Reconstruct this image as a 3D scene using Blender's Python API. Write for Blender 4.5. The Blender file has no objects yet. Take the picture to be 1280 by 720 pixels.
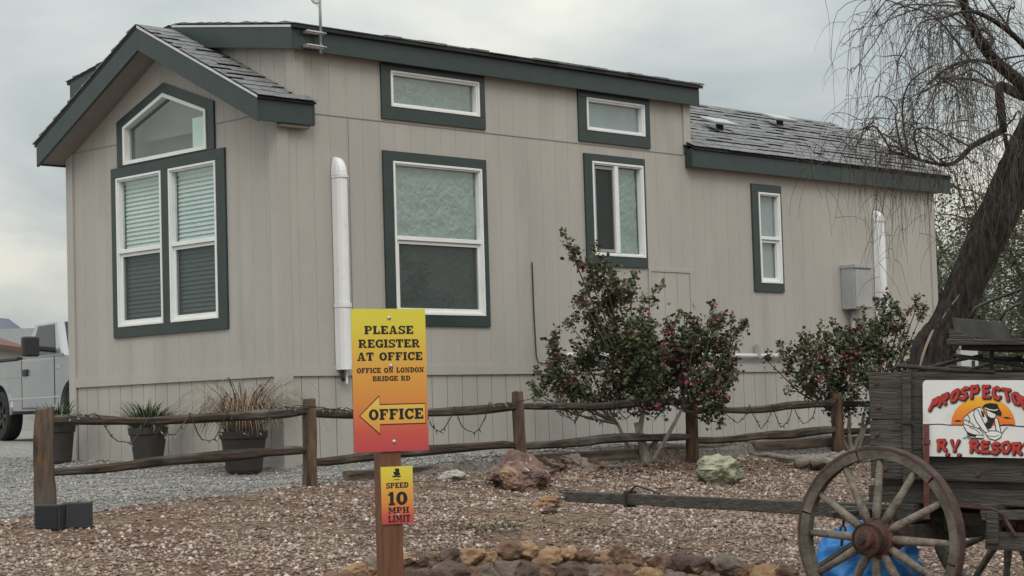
import bpy, math, random
import numpy as np
from mathutils import Vector, Matrix
random.seed(7); np.random.seed(7)
sc = bpy.context.scene
col = sc.collection
pi = math.pi

# ------------------------------------------------------------------ camera
CAM = Vector((-11.07407, -14.05696, 0.33907))
FW = Vector((0.70577, 0.70610, 0.05752)).normalized()
RT = Vector((0.70817, -0.70542, -0.02967)).normalized()
UP = RT.cross(FW).normalized()
cd = bpy.data.cameras.new("camera"); co = bpy.data.objects.new("camera", cd); col.objects.link(co)
co.matrix_world = Matrix(((RT.x, UP.x, -FW.x, CAM.x), (RT.y, UP.y, -FW.y, CAM.y), (RT.z, UP.z, -FW.z, CAM.z), (0, 0, 0, 1)))
cd.sensor_width = 36.0; cd.lens = 2438.59 / 1280 * 36; cd.shift_y = 17.17 / 1280
cd.clip_start = 0.1; cd.clip_end = 9000
sc.camera = co

# ------------------------------------------------------------------ sky, sun, exposure
SUN_EL, SUN_AZ = math.radians(46), math.radians(232)     # azimuth measured from +X, counter-clockwise
w = bpy.data.worlds.new("World"); sc.world = w; w.use_nodes = True
nt = w.node_tree; N = nt.nodes; N.clear()
def wn(t, **k):
    n = N.new(t)
    for a, b in k.items(): setattr(n, a, b)
    return n
L = nt.links.new
out = wn('ShaderNodeOutputWorld'); bg = wn('ShaderNodeBackground'); L(bg.outputs[0], out.inputs[0])
sky = wn('ShaderNodeTexSky', sky_type='NISHITA', sun_disc=False, sun_elevation=SUN_EL, sun_rotation=pi / 2 - SUN_AZ, dust_density=3.0)
tc = wn('ShaderNodeTexCoord'); sep = wn('ShaderNodeSeparateXYZ'); L(tc.outputs['Generated'], sep.inputs[0])
def m(op, a, b=None, clamp=False):
    n = wn('ShaderNodeMath', operation=op, use_clamp=clamp)
    for i, v in enumerate((a, b)):
        if v is None: continue
        if isinstance(v, (int, float)): n.inputs[i].default_value = v
        else: L(v, n.inputs[i])
    return n.outputs[0]
zc = m('MAXIMUM', sep.outputs[2], 0.0)
den = m('ADD', zc, 0.22)
px_, py_ = m('DIVIDE', sep.outputs[0], den), m('DIVIDE', sep.outputs[1], den)
cmb = wn('ShaderNodeCombineXYZ'); L(px_, cmb.inputs[0]); L(py_, cmb.inputs[1])
n1 = wn('ShaderNodeTexNoise'); n1.inputs['Scale'].default_value = 1.35; n1.inputs['Detail'].default_value = 5; n1.inputs['Roughness'].default_value = .5; n1.inputs['Distortion'].default_value = .35
mpn = wn('ShaderNodeMapping'); mpn.inputs['Location'].default_value = (-13.402, 7.591, 1.35); L(cmb.outputs[0], mpn.inputs[0]); L(mpn.outputs[0], n1.inputs['Vector'])
ramp = wn('ShaderNodeValToRGB'); L(n1.outputs['Fac'], ramp.inputs[0])
e = ramp.color_ramp.elements
e[0].position = .36; e[0].color = (.41, .455, .46, 1)
e[1].position = .60; e[1].color = (.80, .785, .70, 1)
k = ramp.color_ramp.elements.new(.48); k.color = (.58, .605, .58, 1)
# overcast sky: about three times as bright overhead as at the horizon
cie = m('ADD', m('MULTIPLY', zc, 2.0), 0.86)
vm = wn('ShaderNodeVectorMath', operation='SCALE'); L(ramp.outputs[0], vm.inputs[0]); L(cie, vm.inputs['Scale'])
vs = wn('ShaderNodeVectorMath', operation='SCALE'); L(sky.outputs[0], vs.inputs[0]); vs.inputs['Scale'].default_value = .1
mx = wn('ShaderNodeMixRGB'); mx.inputs[0].default_value = .9; L(vs.outputs[0], mx.inputs[1]); L(vm.outputs[0], mx.inputs[2])
L(mx.outputs[0], bg.inputs[0]); bg.inputs[1].default_value = 1.0
sd = bpy.data.lights.new("sun", 'SUN'); so = bpy.data.objects.new("sun", sd); col.objects.link(so)
sd.energy = 1.05; sd.angle = math.radians(25); sd.color = (1, .95, .88)
sv = Vector((math.cos(SUN_EL) * math.cos(SUN_AZ), math.cos(SUN_EL) * math.sin(SUN_AZ), math.sin(SUN_EL)))
so.rotation_euler = sv.to_track_quat('Z', 'Y').to_euler(); so.location = (-20, -10, 30)
sc.view_settings.view_transform = 'Standard'; sc.view_settings.look = 'None'
sc.view_settings.exposure = 0.0; sc.view_settings.gamma = 1.0; sc.view_settings.use_curve_mapping = False
sc.render.engine = 'CYCLES'
sc.cycles.transparent_max_bounces = 24; sc.cycles.max_bounces = 6

# ------------------------------------------------------------------ materials
MATS = {}
def mat(name, c1, c2=None, rough=.7, scale=6.0, stretch=(1, 1, 1), bump=0.0, bscale=None, detail=5, metal=0.0, spec=.4, lo=.35, hi=.65, island=None, dirt=None, coat=0):
    """principled paint/wood/stone: noise between two colours, fine relief, optional per-piece colour ramp"""
    if name in MATS: return MATS[name]
    M = bpy.data.materials.new(name); M.use_nodes = True; t = M.node_tree; nd = t.nodes; ln = t.links.new
    b = nd['Principled BSDF']; b.inputs['Roughness'].default_value = rough; b.inputs['Metallic'].default_value = metal
    b.inputs['Specular IOR Level'].default_value = spec
    if coat: b.inputs['Coat Weight'].default_value = coat; b.inputs['Coat Roughness'].default_value = .05
    tcn = nd.new('ShaderNodeTexCoord'); mp = nd.new('ShaderNodeMapping'); mp.inputs['Scale'].default_value = stretch
    ln(tcn.outputs['Object'], mp.inputs[0])
    nz = nd.new('ShaderNodeTexNoise'); nz.inputs['Scale'].default_value = scale; nz.inputs['Detail'].default_value = detail; nz.inputs['Roughness'].default_value = .62
    ln(mp.outputs[0], nz.inputs['Vector'])
    r = nd.new('ShaderNodeValToRGB'); ln(nz.outputs['Fac'], r.inputs[0])
    r.color_ramp.elements[0].position = lo; r.color_ramp.elements[1].position = hi
    r.color_ramp.elements[0].color = (*c1, 1); r.color_ramp.elements[1].color = (*(c2 or c1), 1)
    c = r.outputs[0]
    if island:
        g = nd.new('ShaderNodeNewGeometry'); ir = nd.new('ShaderNodeValToRGB'); ln(g.outputs['Random Per Island'], ir.inputs[0])
        el = ir.color_ramp.elements; n_ = len(island)
        ir.color_ramp.interpolation = 'LINEAR'
        el[0].position = 0; el[0].color = (*island[0], 1); el[1].position = 1; el[1].color = (*island[-1], 1)
        for i in range(1, n_ - 1): q = el.new(i / (n_ - 1)); q.color = (*island[i], 1)
        x = nd.new('ShaderNodeMixRGB'); x.blend_type = 'MULTIPLY'; x.inputs[0].default_value = 1; ln(ir.outputs[0], x.inputs[1]); ln(c, x.inputs[2]); c = x.outputs[0]
    if name == 'beige_siding_paint':
        oi = nd.new('ShaderNodeObjectInfo'); vr = nd.new('ShaderNodeMapRange'); vr.inputs[3].default_value = .975; vr.inputs[4].default_value = 1.02; ln(oi.outputs['Random'], vr.inputs[0])
        hv = nd.new('ShaderNodeHueSaturation'); ln(vr.outputs[0], hv.inputs['Value']); ln(c, hv.inputs['Color']); c = hv.outputs[0]
    if dirt:
        dc, dscale, dlo, dhi = dirt
        d = nd.new('ShaderNodeTexNoise'); d.inputs['Scale'].default_value = dscale; d.inputs['Detail'].default_value = 6; ln(mp.outputs[0] if name == 'beige_siding_paint' else tcn.outputs['Object'], d.inputs['Vector'])
        dr = nd.new('ShaderNodeMapRange'); dr.inputs[1].default_value = dlo; dr.inputs[2].default_value = dhi; ln(d.outputs['Fac'], dr.inputs[0])
        x = nd.new('ShaderNodeMixRGB'); ln(dr.outputs[0], x.inputs[0]); ln(c, x.inputs[1]); x.inputs[2].default_value = (*dc, 1); c = x.outputs[0]
    ln(c, b.inputs['Base Color'])
    if bump:
        bn = nd.new('ShaderNodeTexNoise'); bn.inputs['Scale'].default_value = bscale or scale * 3; bn.inputs['Detail'].default_value = 6
        ln(mp.outputs[0], bn.inputs['Vector'])
        bp = nd.new('ShaderNodeBump'); bp.inputs['Strength'].default_value = bump; bp.inputs['Distance'].default_value = .02
        ln(bn.outputs['Fac'], bp.inputs['Height']); ln(bp.outputs[0], b.inputs['Normal'])
    if name == 'mesquite_bark': bp.inputs['Distance'].default_value = .09
    MATS[name] = M; return M
def glass_mat(name, tint, gloss=.16, rough=.02):
    M = bpy.data.materials.new(name); M.use_nodes = True; t = M.node_tree; nd = t.nodes; ln = t.links.new; nd.clear()
    o = nd.new('ShaderNodeOutputMaterial'); tr = nd.new('ShaderNodeBsdfTransparent'); tr.inputs[0].default_value = (*tint, 1)
    gl = nd.new('ShaderNodeBsdfGlossy'); gl.inputs['Roughness'].default_value = rough; gl.inputs[0].default_value = (.9, .95, .95, 1)
    fr = nd.new('ShaderNodeLayerWeight'); pw = nd.new('ShaderNodeMath'); pw.operation = 'POWER'; pw.inputs[1].default_value = 4; ln(fr.outputs['Facing'], pw.inputs[0])
    ad = nd.new('ShaderNodeMath'); ad.operation = 'MULTIPLY_ADD'; ad.use_clamp = True; ad.inputs[1].default_value = .8; ad.inputs[2].default_value = gloss; ln(pw.outputs[0], ad.inputs[0])
    mxs = nd.new('ShaderNodeMixShader'); ln(ad.outputs[0], mxs.inputs[0]); ln(tr.outputs[0], mxs.inputs[1]); ln(gl.outputs[0], mxs.inputs[2]); ln(mxs.outputs[0], o.inputs[0])
    return M
def screen_mat(name, c, opa):
    M = bpy.data.materials.new(name); M.use_nodes = True; t = M.node_tree; nd = t.nodes; ln = t.links.new; nd.clear()
    o = nd.new('ShaderNodeOutputMaterial'); tr = nd.new('ShaderNodeBsdfTransparent'); df = nd.new('ShaderNodeBsdfDiffuse'); df.inputs[0].default_value = (*c, 1)
    mxs = nd.new('ShaderNodeMixShader'); mxs.inputs[0].default_value = opa; ln(tr.outputs[0], mxs.inputs[1]); ln(df.outputs[0], mxs.inputs[2]); ln(mxs.outputs[0], o.inputs[0])
    return M
def print_gradient(name, stops, axis=2):
    """a printed colour gradient (flat print) down the height of a panel"""
    M = bpy.data.materials.new(name); M.use_nodes = True; t = M.node_tree; nd = t.nodes; ln = t.links.new
    b = nd['Principled BSDF']; b.inputs['Roughness'].default_value = .45
    g = nd.new('ShaderNodeTexCoord'); s = nd.new('ShaderNodeSeparateXYZ'); ln(g.outputs['Generated'], s.inputs[0])
    r = nd.new('ShaderNodeValToRGB'); ln(s.outputs[axis], r.inputs[0]); el = r.color_ramp.elements
    el[0].position, el[0].color = stops[0][0], (*stops[0][1], 1); el[1].position, el[1].color = stops[-1][0], (*stops[-1][1], 1)
    for p_, c_ in stops[1:-1]: q = el.new(p_); q.color = (*c_, 1)
    ln(r.outputs[0], b.inputs['Base Color']); return M

PAINT = mat('beige_siding_paint', (.374, .355, .328), (.41, .391, .363), rough=.62, scale=2.2, bump=.25, bscale=70, stretch=(1, 1, .25), dirt=((.30, .283, .258), 2.6, .55, .9))
GROOVE = mat('siding_groove', (.27, .255, .23), rough=.9)
GREEN = mat('dark_green_trim_paint', (.027, .043, .043), (.034, .051, .051), rough=.33, scale=5, bump=.08, bscale=60)
VINYL = mat('white_vinyl', (.72, .73, .73), (.78, .79, .79), rough=.35, scale=4)
DUCT = mat('white_duct_plastic', (.70, .71, .73), (.76, .77, .78), rough=.35, scale=3, dirt=((.5, .5, .5), 4, .6, .8))
SHINGLE = mat('asphalt_shingle', (.62, .62, .62), (1.05, 1.05, 1.05), rough=.95, spec=.08, scale=11, stretch=(1, 2.2, 2.2), lo=.38, hi=.6, bump=.5, bscale=60, island=[(.17, .176, .187), (.215, .222, .233), (.25, .257, .267), (.19, .196, .207), (.28, .287, .296)])
ROOFDK = mat('roof_felt', (.03, .03, .033), rough=.95)
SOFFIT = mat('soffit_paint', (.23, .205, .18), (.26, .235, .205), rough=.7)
METAL = mat('galvanised_metal', (.42, .43, .44), (.55, .56, .57), rough=.42, metal=.75, scale=12)
GREYBOX = mat('grey_enamel', (.30, .31, .32), (.36, .37, .38), rough=.45, scale=4)
FOIL = mat('crinkled_window_film', (.30, .345, .335), (.36, .405, .395), rough=.42, scale=12, metal=.25)
FOILDK = mat('dark_window_film', (.21, .245, .24), (.27, .305, .30), rough=.42, scale=9, metal=.25)
CURT = mat('grey_curtain', (.30, .31, .33), (.36, .37, .39), rough=.8, scale=3)
BLIND = mat('pale_blind_slat', (.66, .73, .72), (.72, .78, .77), rough=.6, scale=3)
PALEMINT = mat('pale_mint', (.68, .80, .76), rough=.7)
DARKIN = mat('dark_room', (.05, .05, .055), rough=.9)
GLASS = glass_mat('window_glass', (.82, .89, .88), .13)
SCREEN = screen_mat('insect_screen', (.07, .077, .078), .60)
BLACKP = mat('black_plastic', (.018, .018, .02), (.03, .03, .032), rough=.5, scale=20)
WOOD = mat('weathered_fence_wood', (.018, .014, .012), (.095, .064, .043), rough=.85, scale=3.2, stretch=(1.2, 9, 9), bump=.7, bscale=7, lo=.38, hi=.75, dirt=((.115, .105, .095), 2.3, .5, .75))
POSTW = mat('weathered_post_wood', (.035, .024, .018), (.17, .10, .058), rough=.85, scale=3.2, stretch=(9, 9, 1.2), bump=.7, bscale=7, lo=.36, hi=.72, dirt=((.105, .09, .08), 2.1, .52, .75))
TIMBER = mat('landscape_timber', (.075, .055, .042), (.21, .16, .12), rough=.9, scale=3, stretch=(1, 8, 8), bump=.6, bscale=8)
WAGONW = mat('grey_wagon_wood', (.032, .029, .027), (.098, .09, .082), rough=.85, scale=4, stretch=(1, 9, 9), bump=.7, bscale=10, lo=.3, hi=.72, dirt=((.025, .022, .02), 1.8, .58, .78))
SPOKEW = mat('bleached_spoke_wood', (.10, .086, .071), (.235, .205, .172), rough=.85, scale=6, stretch=(3, 3, 3), bump=.5, bscale=30)
RIMW = mat('weathered_rim_wood', (.06, .051, .043), (.155, .135, .113), rough=.85, scale=5, bump=.6, bscale=26)
RUST = mat('rusty_iron', (.045, .024, .019), (.115, .052, .038), rough=.8, scale=14, bump=.4, bscale=50)
IRON = mat('black_iron', (.018, .017, .017), (.04, .035, .032), rough=.7, scale=14)
REDPOST = mat('stained_sign_post', (.115, .045, .024), (.17, .07, .038), rough=.6, scale=5, stretch=(8, 8, 1), bump=.25, bscale=14)
INK = mat('black_ink', (.014, .013, .012), rough=.5)
REDINK = mat('red_ink', (.42, .035, .03), (.50, .05, .04), rough=.45, scale=20)
WHITEP = mat('white_sign_paint', (.68, .69, .69), (.74, .75, .75), rough=.4, scale=4, dirt=((.5, .48, .45), 7, .62, .85))
SUNINK = print_gradient('orange_sun_print', [(0, (.72, .15, .03)), (.5, (.8, .27, .03)), (1, (.85, .52, .04))])
LEAF = mat('bougainvillea_leaf', (.8, .8, .8), (1, 1, 1), rough=.55, scale=9, island=[(.032, .047, .023), (.064, .090, .040), (.048, .068, .033), (.115, .138, .064), (.078, .082, .042), (.145, .128, .066)])
BRACT = mat('magenta_bract', (.85, .85, .85), (1, 1, 1), rough=.6, scale=9, island=[(.085, .012, .026), (.17, .022, .048), (.12, .022, .04), (.23, .05, .08)])
BARKG = mat('grey_stem_bark', (.12, .105, .09), (.25, .225, .195), rough=.9, scale=14, bump=.5, bscale=40)
GRASSY = mat('pot_plant_leaf', (.8, .8, .8), (1, 1, 1), rough=.5, scale=9, island=[(.03, .06, .022), (.06, .10, .04), (.045, .075, .03), (.10, .12, .05)])
STRAW = mat('dry_grass_blade', (.8, .8, .8), (1, 1, 1), rough=.8, scale=9, island=[(.14, .095, .06), (.22, .16, .11), (.17, .11, .075), (.27, .205, .145)])
POTM = mat('dark_pot_plastic', (.030, .026, .024), (.045, .04, .036), rough=.6, scale=4)
BARK = mat('mesquite_bark', (.013, .011, .010), (.080, .066, .058), rough=.95, scale=5, stretch=(5, 5, 1.0), bump=1.0, bscale=9, lo=.34, hi=.7)
TWIG = mat('bare_twig', (.05, .042, .037), (.095, .08, .07), rough=.95, scale=6)
PALEWD = mat('bare_split_wood', (.24, .185, .14), (.34, .27, .21), rough=.8, scale=8)
FARLEAF = mat('desert_tree_leaf', (.8, .8, .8), (1, 1, 1), rough=.7, scale=5, island=[(.07, .085, .045), (.11, .125, .065), (.085, .10, .055), (.15, .15, .085)])

# ------------------------------------------------------------------ mesh helpers
class MB:
    def __init__(s): s.v = []; s.f = []
    def add(s, vs, fs):
        o = len(s.v); s.v += [tuple(q) for q in vs]; s.f += [tuple(i + o for i in q) for q in fs]; return s
    def box(s, a, b):
        (x0, y0, z0), (x1, y1, z1) = a, b
        return s.add([(x0, y0, z0), (x1, y0, z0), (x1, y1, z0), (x0, y1, z0), (x0, y0, z1), (x1, y0, z1), (x1, y1, z1), (x0, y1, z1)],
                     [(0, 3, 2, 1), (4, 5, 6, 7), (0, 1, 5, 4), (1, 2, 6, 5), (2, 3, 7, 6), (3, 0, 4, 7)])
    def obox(s, c, ax, ay, az, h):
        c = Vector(c); ax, ay, az = Vector(ax) * h[0], Vector(ay) * h[1], Vector(az) * h[2]
        P = [c + ax * i + ay * j + az * q for q in (-1, 1) for (i, j) in ((-1, -1), (1, -1), (1, 1), (-1, 1))]
        return s.add(P, [(0, 3, 2, 1), (4, 5, 6, 7), (0, 1, 5, 4), (1, 2, 6, 5), (2, 3, 7, 6), (3, 0, 4, 7)])
    def prism(s, A, B):
        """two matching polygons joined into a closed solid"""
        n = len(A); s.add(list(A) + list(B), [tuple(range(n))[::-1], tuple(range(n, 2 * n))] + [(i, (i + 1) % n, n + (i + 1) % n, n + i) for i in range(n)]); return s
    def beam(s, p, q, wd, ht, up=(0, 0, 1)):
        p, q = Vector(p), Vector(q); d = (q - p).normalized(); sd_ = d.cross(Vector(up)).normalized(); u = sd_.cross(d)
        return s.obox((p + q) / 2, d, sd_, u, ((q - p).length / 2, wd / 2, ht / 2))
    def tube(s, pts, rad, n=8, cap=True, squash=1.0, jit=0.0):
        pts = [Vector(q) for q in pts]; m_ = len(pts)
        if isinstance(rad, (int, float)): rad = [rad] * m_
        o = len(s.v); ref = None
        for i, q in enumerate(pts):
            d = (pts[min(i + 1, m_ - 1)] - pts[max(i - 1, 0)]).normalized()
            if ref is None: ref = Vector((0, 0, 1)) if abs(d.z) < .9 else Vector((1, 0, 0))
            a = d.cross(ref).normalized(); b = a.cross(d).normalized(); ref = b
            for j in range(n):
                t_ = 2 * pi * (j + .5) / n; rr = rad[i] * (1 + (random.uniform(-jit, jit) if jit else 0))
                s.v.append(tuple(q + a * (math.cos(t_) * rr) + b * (math.sin(t_) * rr * squash)))
        for i in range(m_ - 1):
            for j in range(n):
                k0, k1 = o + i * n + j, o + i * n + (j + 1) % n
                s.f.append((k0, k1, k1 + n, k0 + n))
        if cap:
            s.f.append(tuple(o + j for j in range(n))[::-1]); s.f.append(tuple(o + (m_ - 1) * n + j for j in range(n)))
        return s
    def lathe(s, prof, n=24, axis='Z', c=(0, 0, 0)):
        """prof: list of (radius, height)"""
        o = len(s.v); m_ = len(prof)
        for (r_, h_) in prof:
            for j in range(n):
                t_ = 2 * pi * j / n; x, y = r_ * math.cos(t_), r_ * math.sin(t_)
                q = (x, y, h_) if axis == 'Z' else ((x, h_, y) if axis == 'Y' else (h_, x, y))
                s.v.append((q[0] + c[0], q[1] + c[1], q[2] + c[2]))
        for i in range(m_ - 1):
            for j in range(n):
                a, b = o + i * n + j, o + i * n + (j + 1) % n; s.f.append((a, b, b + n, a + n))
        return s
    def build(s, name, material, parent=None, smooth=False, loc=None, bevel=0, kind=None, label=None):
        me = bpy.data.meshes.new(name); me.from_pydata(s.v, [], s.f); me.update()
        return finish(name, me, material, parent, smooth, loc, bevel, kind, label)
def finish(name, me, material, parent=None, smooth=False, loc=None, bevel=0, kind=None, label=None):
    import bmesh
    if len(me.polygons) < 20000:
        bm = bmesh.new(); bm.from_mesh(me); bmesh.ops.recalc_face_normals(bm, faces=bm.faces); bm.to_mesh(me); bm.free()
    if material: me.materials.append(material)
    if smooth: me.polygons.foreach_set('use_smooth', [True] * len(me.polygons))
    o = bpy.data.objects.new(name, me); col.objects.link(o)
    if loc is not None: o.location = loc
    if parent: o.parent = parent
    if bevel:
        b = o.modifiers.new('bevel', 'BEVEL'); b.width = bevel; b.segments = 2; b.limit_method = 'ANGLE'; b.angle_limit = .6
    if kind: o['kind'] = kind
    if label: o['label'] = label
    return o
def fast(name, V, F, material, parent=None, kind=None, loc=None, smooth=False):
    V = np.asarray(V, np.float32); F = np.asarray(F, np.int32); me = bpy.data.meshes.new(name)
    me.vertices.add(len(V)); me.vertices.foreach_set('co', V.ravel())
    k_ = F.shape[1]; me.loops.add(F.size); me.loops.foreach_set('vertex_index', F.ravel())
    me.polygons.add(len(F)); me.polygons.foreach_set('loop_start', np.arange(0, F.size, k_, dtype=np.int32))
    if smooth: me.polygons.foreach_set('use_smooth', np.ones(len(F), bool))
    me.update(calc_edges=True); me.validate()
    if material: me.materials.append(material)
    o = bpy.data.objects.new(name, me); col.objects.link(o)
    if parent: o.parent = parent
    if loc is not None: o.location = loc
    if kind: o['kind'] = kind
    return o
def thing(name, label, cat, loc=(0, 0, 0), rot=(0, 0, 0), group=None):
    o = bpy.data.objects.new(name, None); col.objects.link(o); o.location = loc; o.rotation_euler = rot; o.empty_display_size = .2
    o['label'] = label; o['category'] = cat
    if group: o['group'] = group
    return o
def tag(o, label, cat, group=None):
    o['label'] = label; o['category'] = cat
    if group: o['group'] = group
    return o
def neg(o): return (-o.location.x, -o.location.y, -o.location.z)
def struct(o): o['kind'] = 'structure'; return o

def sst(a, b, x):
    t = np.clip((x - a) / (b - a), 0, 1); return t * t * (3 - 2 * t)
RINGC, RINGR = (-2.45, -6.15), 1.82
def gh(X, Y):
    """height of the ground"""
    X = np.asarray(X, float); Y = np.asarray(Y, float)
    left = -.10 + .031 * np.clip(Y, -3, 4) + .035 * np.clip(X, -4, 0) + .012 * np.clip(Y - 4, 0, 20)
    pad = left + (-.03 - left) * sst(-.3, 1.6, X) * (1 - sst(3.8, 7, Y))
    edge = -.17 + .035 * np.clip(X, -4, 0)
    dd = np.maximum(0, -1.45 - Y)
    drop = np.where(dd < 6.5, .125 * dd, .125 * 6.5 + .3 * (1 - np.exp(-np.maximum(dd - 6.5, 0) * .125 / .3)))
    yard = edge - drop
    t = np.where(X > -.6, sst(-1.45, -1.36, Y), sst(-1.45, -.6, Y))
    h = np.where(Y > -1.45, yard + (pad - yard) * t, yard)
    r = np.hypot(X - RINGC[0], Y - RINGC[1])
    return h - .42 * (1 - sst(RINGR - .22, RINGR - .05, r))
def ghs(x, y): return float(gh(x, y))
def hump(X, Y):
    return .012 * np.sin(X * 2.1 + Y * 1.3) + .010 * np.sin(X * 4.3 - Y * 3.7) + .006 * np.sin(X * 9.1 + Y * 7.7)

# ------------------------------------------------------------------ ground (one sheet to the horizon)
def axis(lo, hi, step, far):
    a = list(np.arange(lo, hi + 1e-6, step)); s_ = step; x = hi; up_ = []
    while x < far: s_ *= 1.28; x += s_; up_.append(x)
    s_ = step; x = lo; dn = []
    while x > -far: s_ *= 1.28; x -= s_; dn.append(x)
    return np.array(dn[::-1] + a + up_)
gx, gy = axis(-9, 9, .09, 5000), axis(-12, 4, .09, 5000)
GX, GY = np.meshgrid(gx, gy)
near = np.exp(-((GX / 14) ** 2 + (GY / 14) ** 2))
GZ = gh(GX, GY) + hump(GX, GY) * near
V = np.stack([GX.ravel(), GY.ravel(), GZ.ravel()], 1)
nx, ny = len(gx), len(gy)
ii, jj = np.meshgrid(np.arange(nx - 1), np.arange(ny - 1)); b0 = (jj * nx + ii).ravel()
F = np.stack([b0, b0 + 1, b0 + nx + 1, b0 + nx], 1)
def ground_mat():
    M = bpy.data.materials.new('gravelly_ground'); M.use_nodes = True; t = M.node_tree; nd = t.nodes; ln = t.links.new
    b = nd['Principled BSDF']; b.inputs['Roughness'].default_value = .95; b.inputs['Specular IOR Level'].default_value = .2
    g = nd.new('ShaderNodeNewGeometry'); s = nd.new('ShaderNodeSeparateXYZ'); ln(g.outputs['Position'], s.inputs[0])
    # grey driveway gravel behind the fence line, tan yard gravel in front
    nz = nd.new('ShaderNodeTexNoise'); nz.inputs['Scale'].default_value = .9; nz.inputs['Detail'].default_value = 4; ln(g.outputs['Position'], nz.inputs['Vector'])
    a = nd.new('ShaderNodeMath'); a.operation = 'MULTIPLY_ADD'; a.inputs[1].default_value = 1.1; ln(nz.outputs['Fac'], a.inputs[0]); ln(s.outputs[1], a.inputs[2])
    mr = nd.new('ShaderNodeMapRange'); mr.inputs[1].default_value = -1.15; mr.inputs[2].default_value = -.65; ln(a.outputs[0], mr.inputs[0])
    vo = nd.new('ShaderNodeTexVoronoi'); vo.inputs['Scale'].default_value = 38; ln(g.outputs['Position'], vo.inputs['Vector'])
    vg = nd.new('ShaderNodeTexVoronoi'); vg.inputs['Scale'].default_value = 46; ln(g.outputs['Position'], vg.inputs['Vector'])
    sc1 = nd.new('ShaderNodeSeparateColor'); ln(vo.outputs['Color'], sc1.inputs[0]); sc2 = nd.new('ShaderNodeSeparateColor'); ln(vg.outputs['Color'], sc2.inputs[0])
    r1 = nd.new('ShaderNodeValToRGB'); ln(sc1.outputs[0], r1.inputs[0]); r1.color_ramp.elements[0].color = (.075, .048, .034, 1); r1.color_ramp.elements[1].color = (.22, .16, .12, 1)
    r2 = nd.new('ShaderNodeValToRGB'); ln(sc2.outputs[0], r2.inputs[0]); r2.color_ramp.elements[0].color = (.10, .098, .095, 1); r2.color_ramp.elements[1].color = (.33, .325, .315, 1)
    # reddish soil patches in the yard
    n2 = nd.new('ShaderNodeTexNoise'); n2.inputs['Scale'].default_value = .8; n2.inputs['Detail'].default_value = 6; ln(g.outputs['Position'], n2.inputs['Vector'])
    m2 = nd.new('ShaderNodeMapRange'); m2.inputs[1].default_value = .52; m2.inputs[2].default_value = .68; ln(n2.outputs['Fac'], m2.inputs[0])
    x2 = nd.new('ShaderNodeMixRGB'); ln(m2.outputs[0], x2.inputs[0]); ln(r1.outputs[0], x2.inputs[1]); x2.inputs[2].default_value = (.105, .06, .043, 1)
    x = nd.new('ShaderNodeMixRGB'); ln(mr.outputs[0], x.inputs[0]); ln(x2.outputs[0], x.inputs[1]); ln(r2.outputs[0], x.inputs[2])
    ln(x.outputs[0], b.inputs['Base Color'])
    bp = nd.new('ShaderNodeBump'); bp.inputs['Strength'].default_value = .8; bp.inputs['Distance'].default_value = .015; bp.invert = True
    ln(vo.outputs['Distance'], bp.inputs['Height']); ln(bp.outputs[0], b.inputs['Normal'])
    return M
struct(fast('ground', V, F, ground_mat(), smooth=True))

# distant hills
def hills(name, az0, az1, dist, hmax, seed, mcol):
    rnd = random.Random(seed); n = 90; V_ = []; F_ = []
    ph = [rnd.uniform(0, 6) for _ in range(6)]
    for i in range(n + 1):
        t = i / n; az = az0 + (az1 - az0) * t
        hh = hmax * (.62 + .2 * math.sin(5 * t * 3 + ph[0]) + .12 * math.sin(11 * t * 3 + ph[1]) + .07 * math.sin(23 * t * 3 + ph[2]) + .04 * math.sin(47 * t * 3 + ph[3])) * math.sin(pi * t) ** .35
        for k_, (dd, hf) in enumerate(((-500, -.05), (-250, .38 + .1 * math.sin(31 * t + ph[4])), (0, 1), (300, .5), (700, -.05))):
            r_ = dist + dd
            V_.append((CAM.x + math.cos(az) * r_, CAM.y + math.sin(az) * r_, hh * hf + rnd.uniform(-.02, .02) * hmax))
    for i in range(n):
        for k_ in range(4): F_.append((i * 5 + k_, i * 5 + k_ + 1, i * 5 + 6 + k_, i * 5 + 5 + k_))
    struct(fast(name, V_, F_, mcol))
HILL = mat('haze_tinted_rock', (.075, .085, .13), (.11, .12, .17), rough=1, scale=.004, detail=8)  # blue of the distance haze is mixed into the rock colour
hills('hills', math.radians(52), math.radians(78), 3000, 192, 5, HILL)

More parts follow.
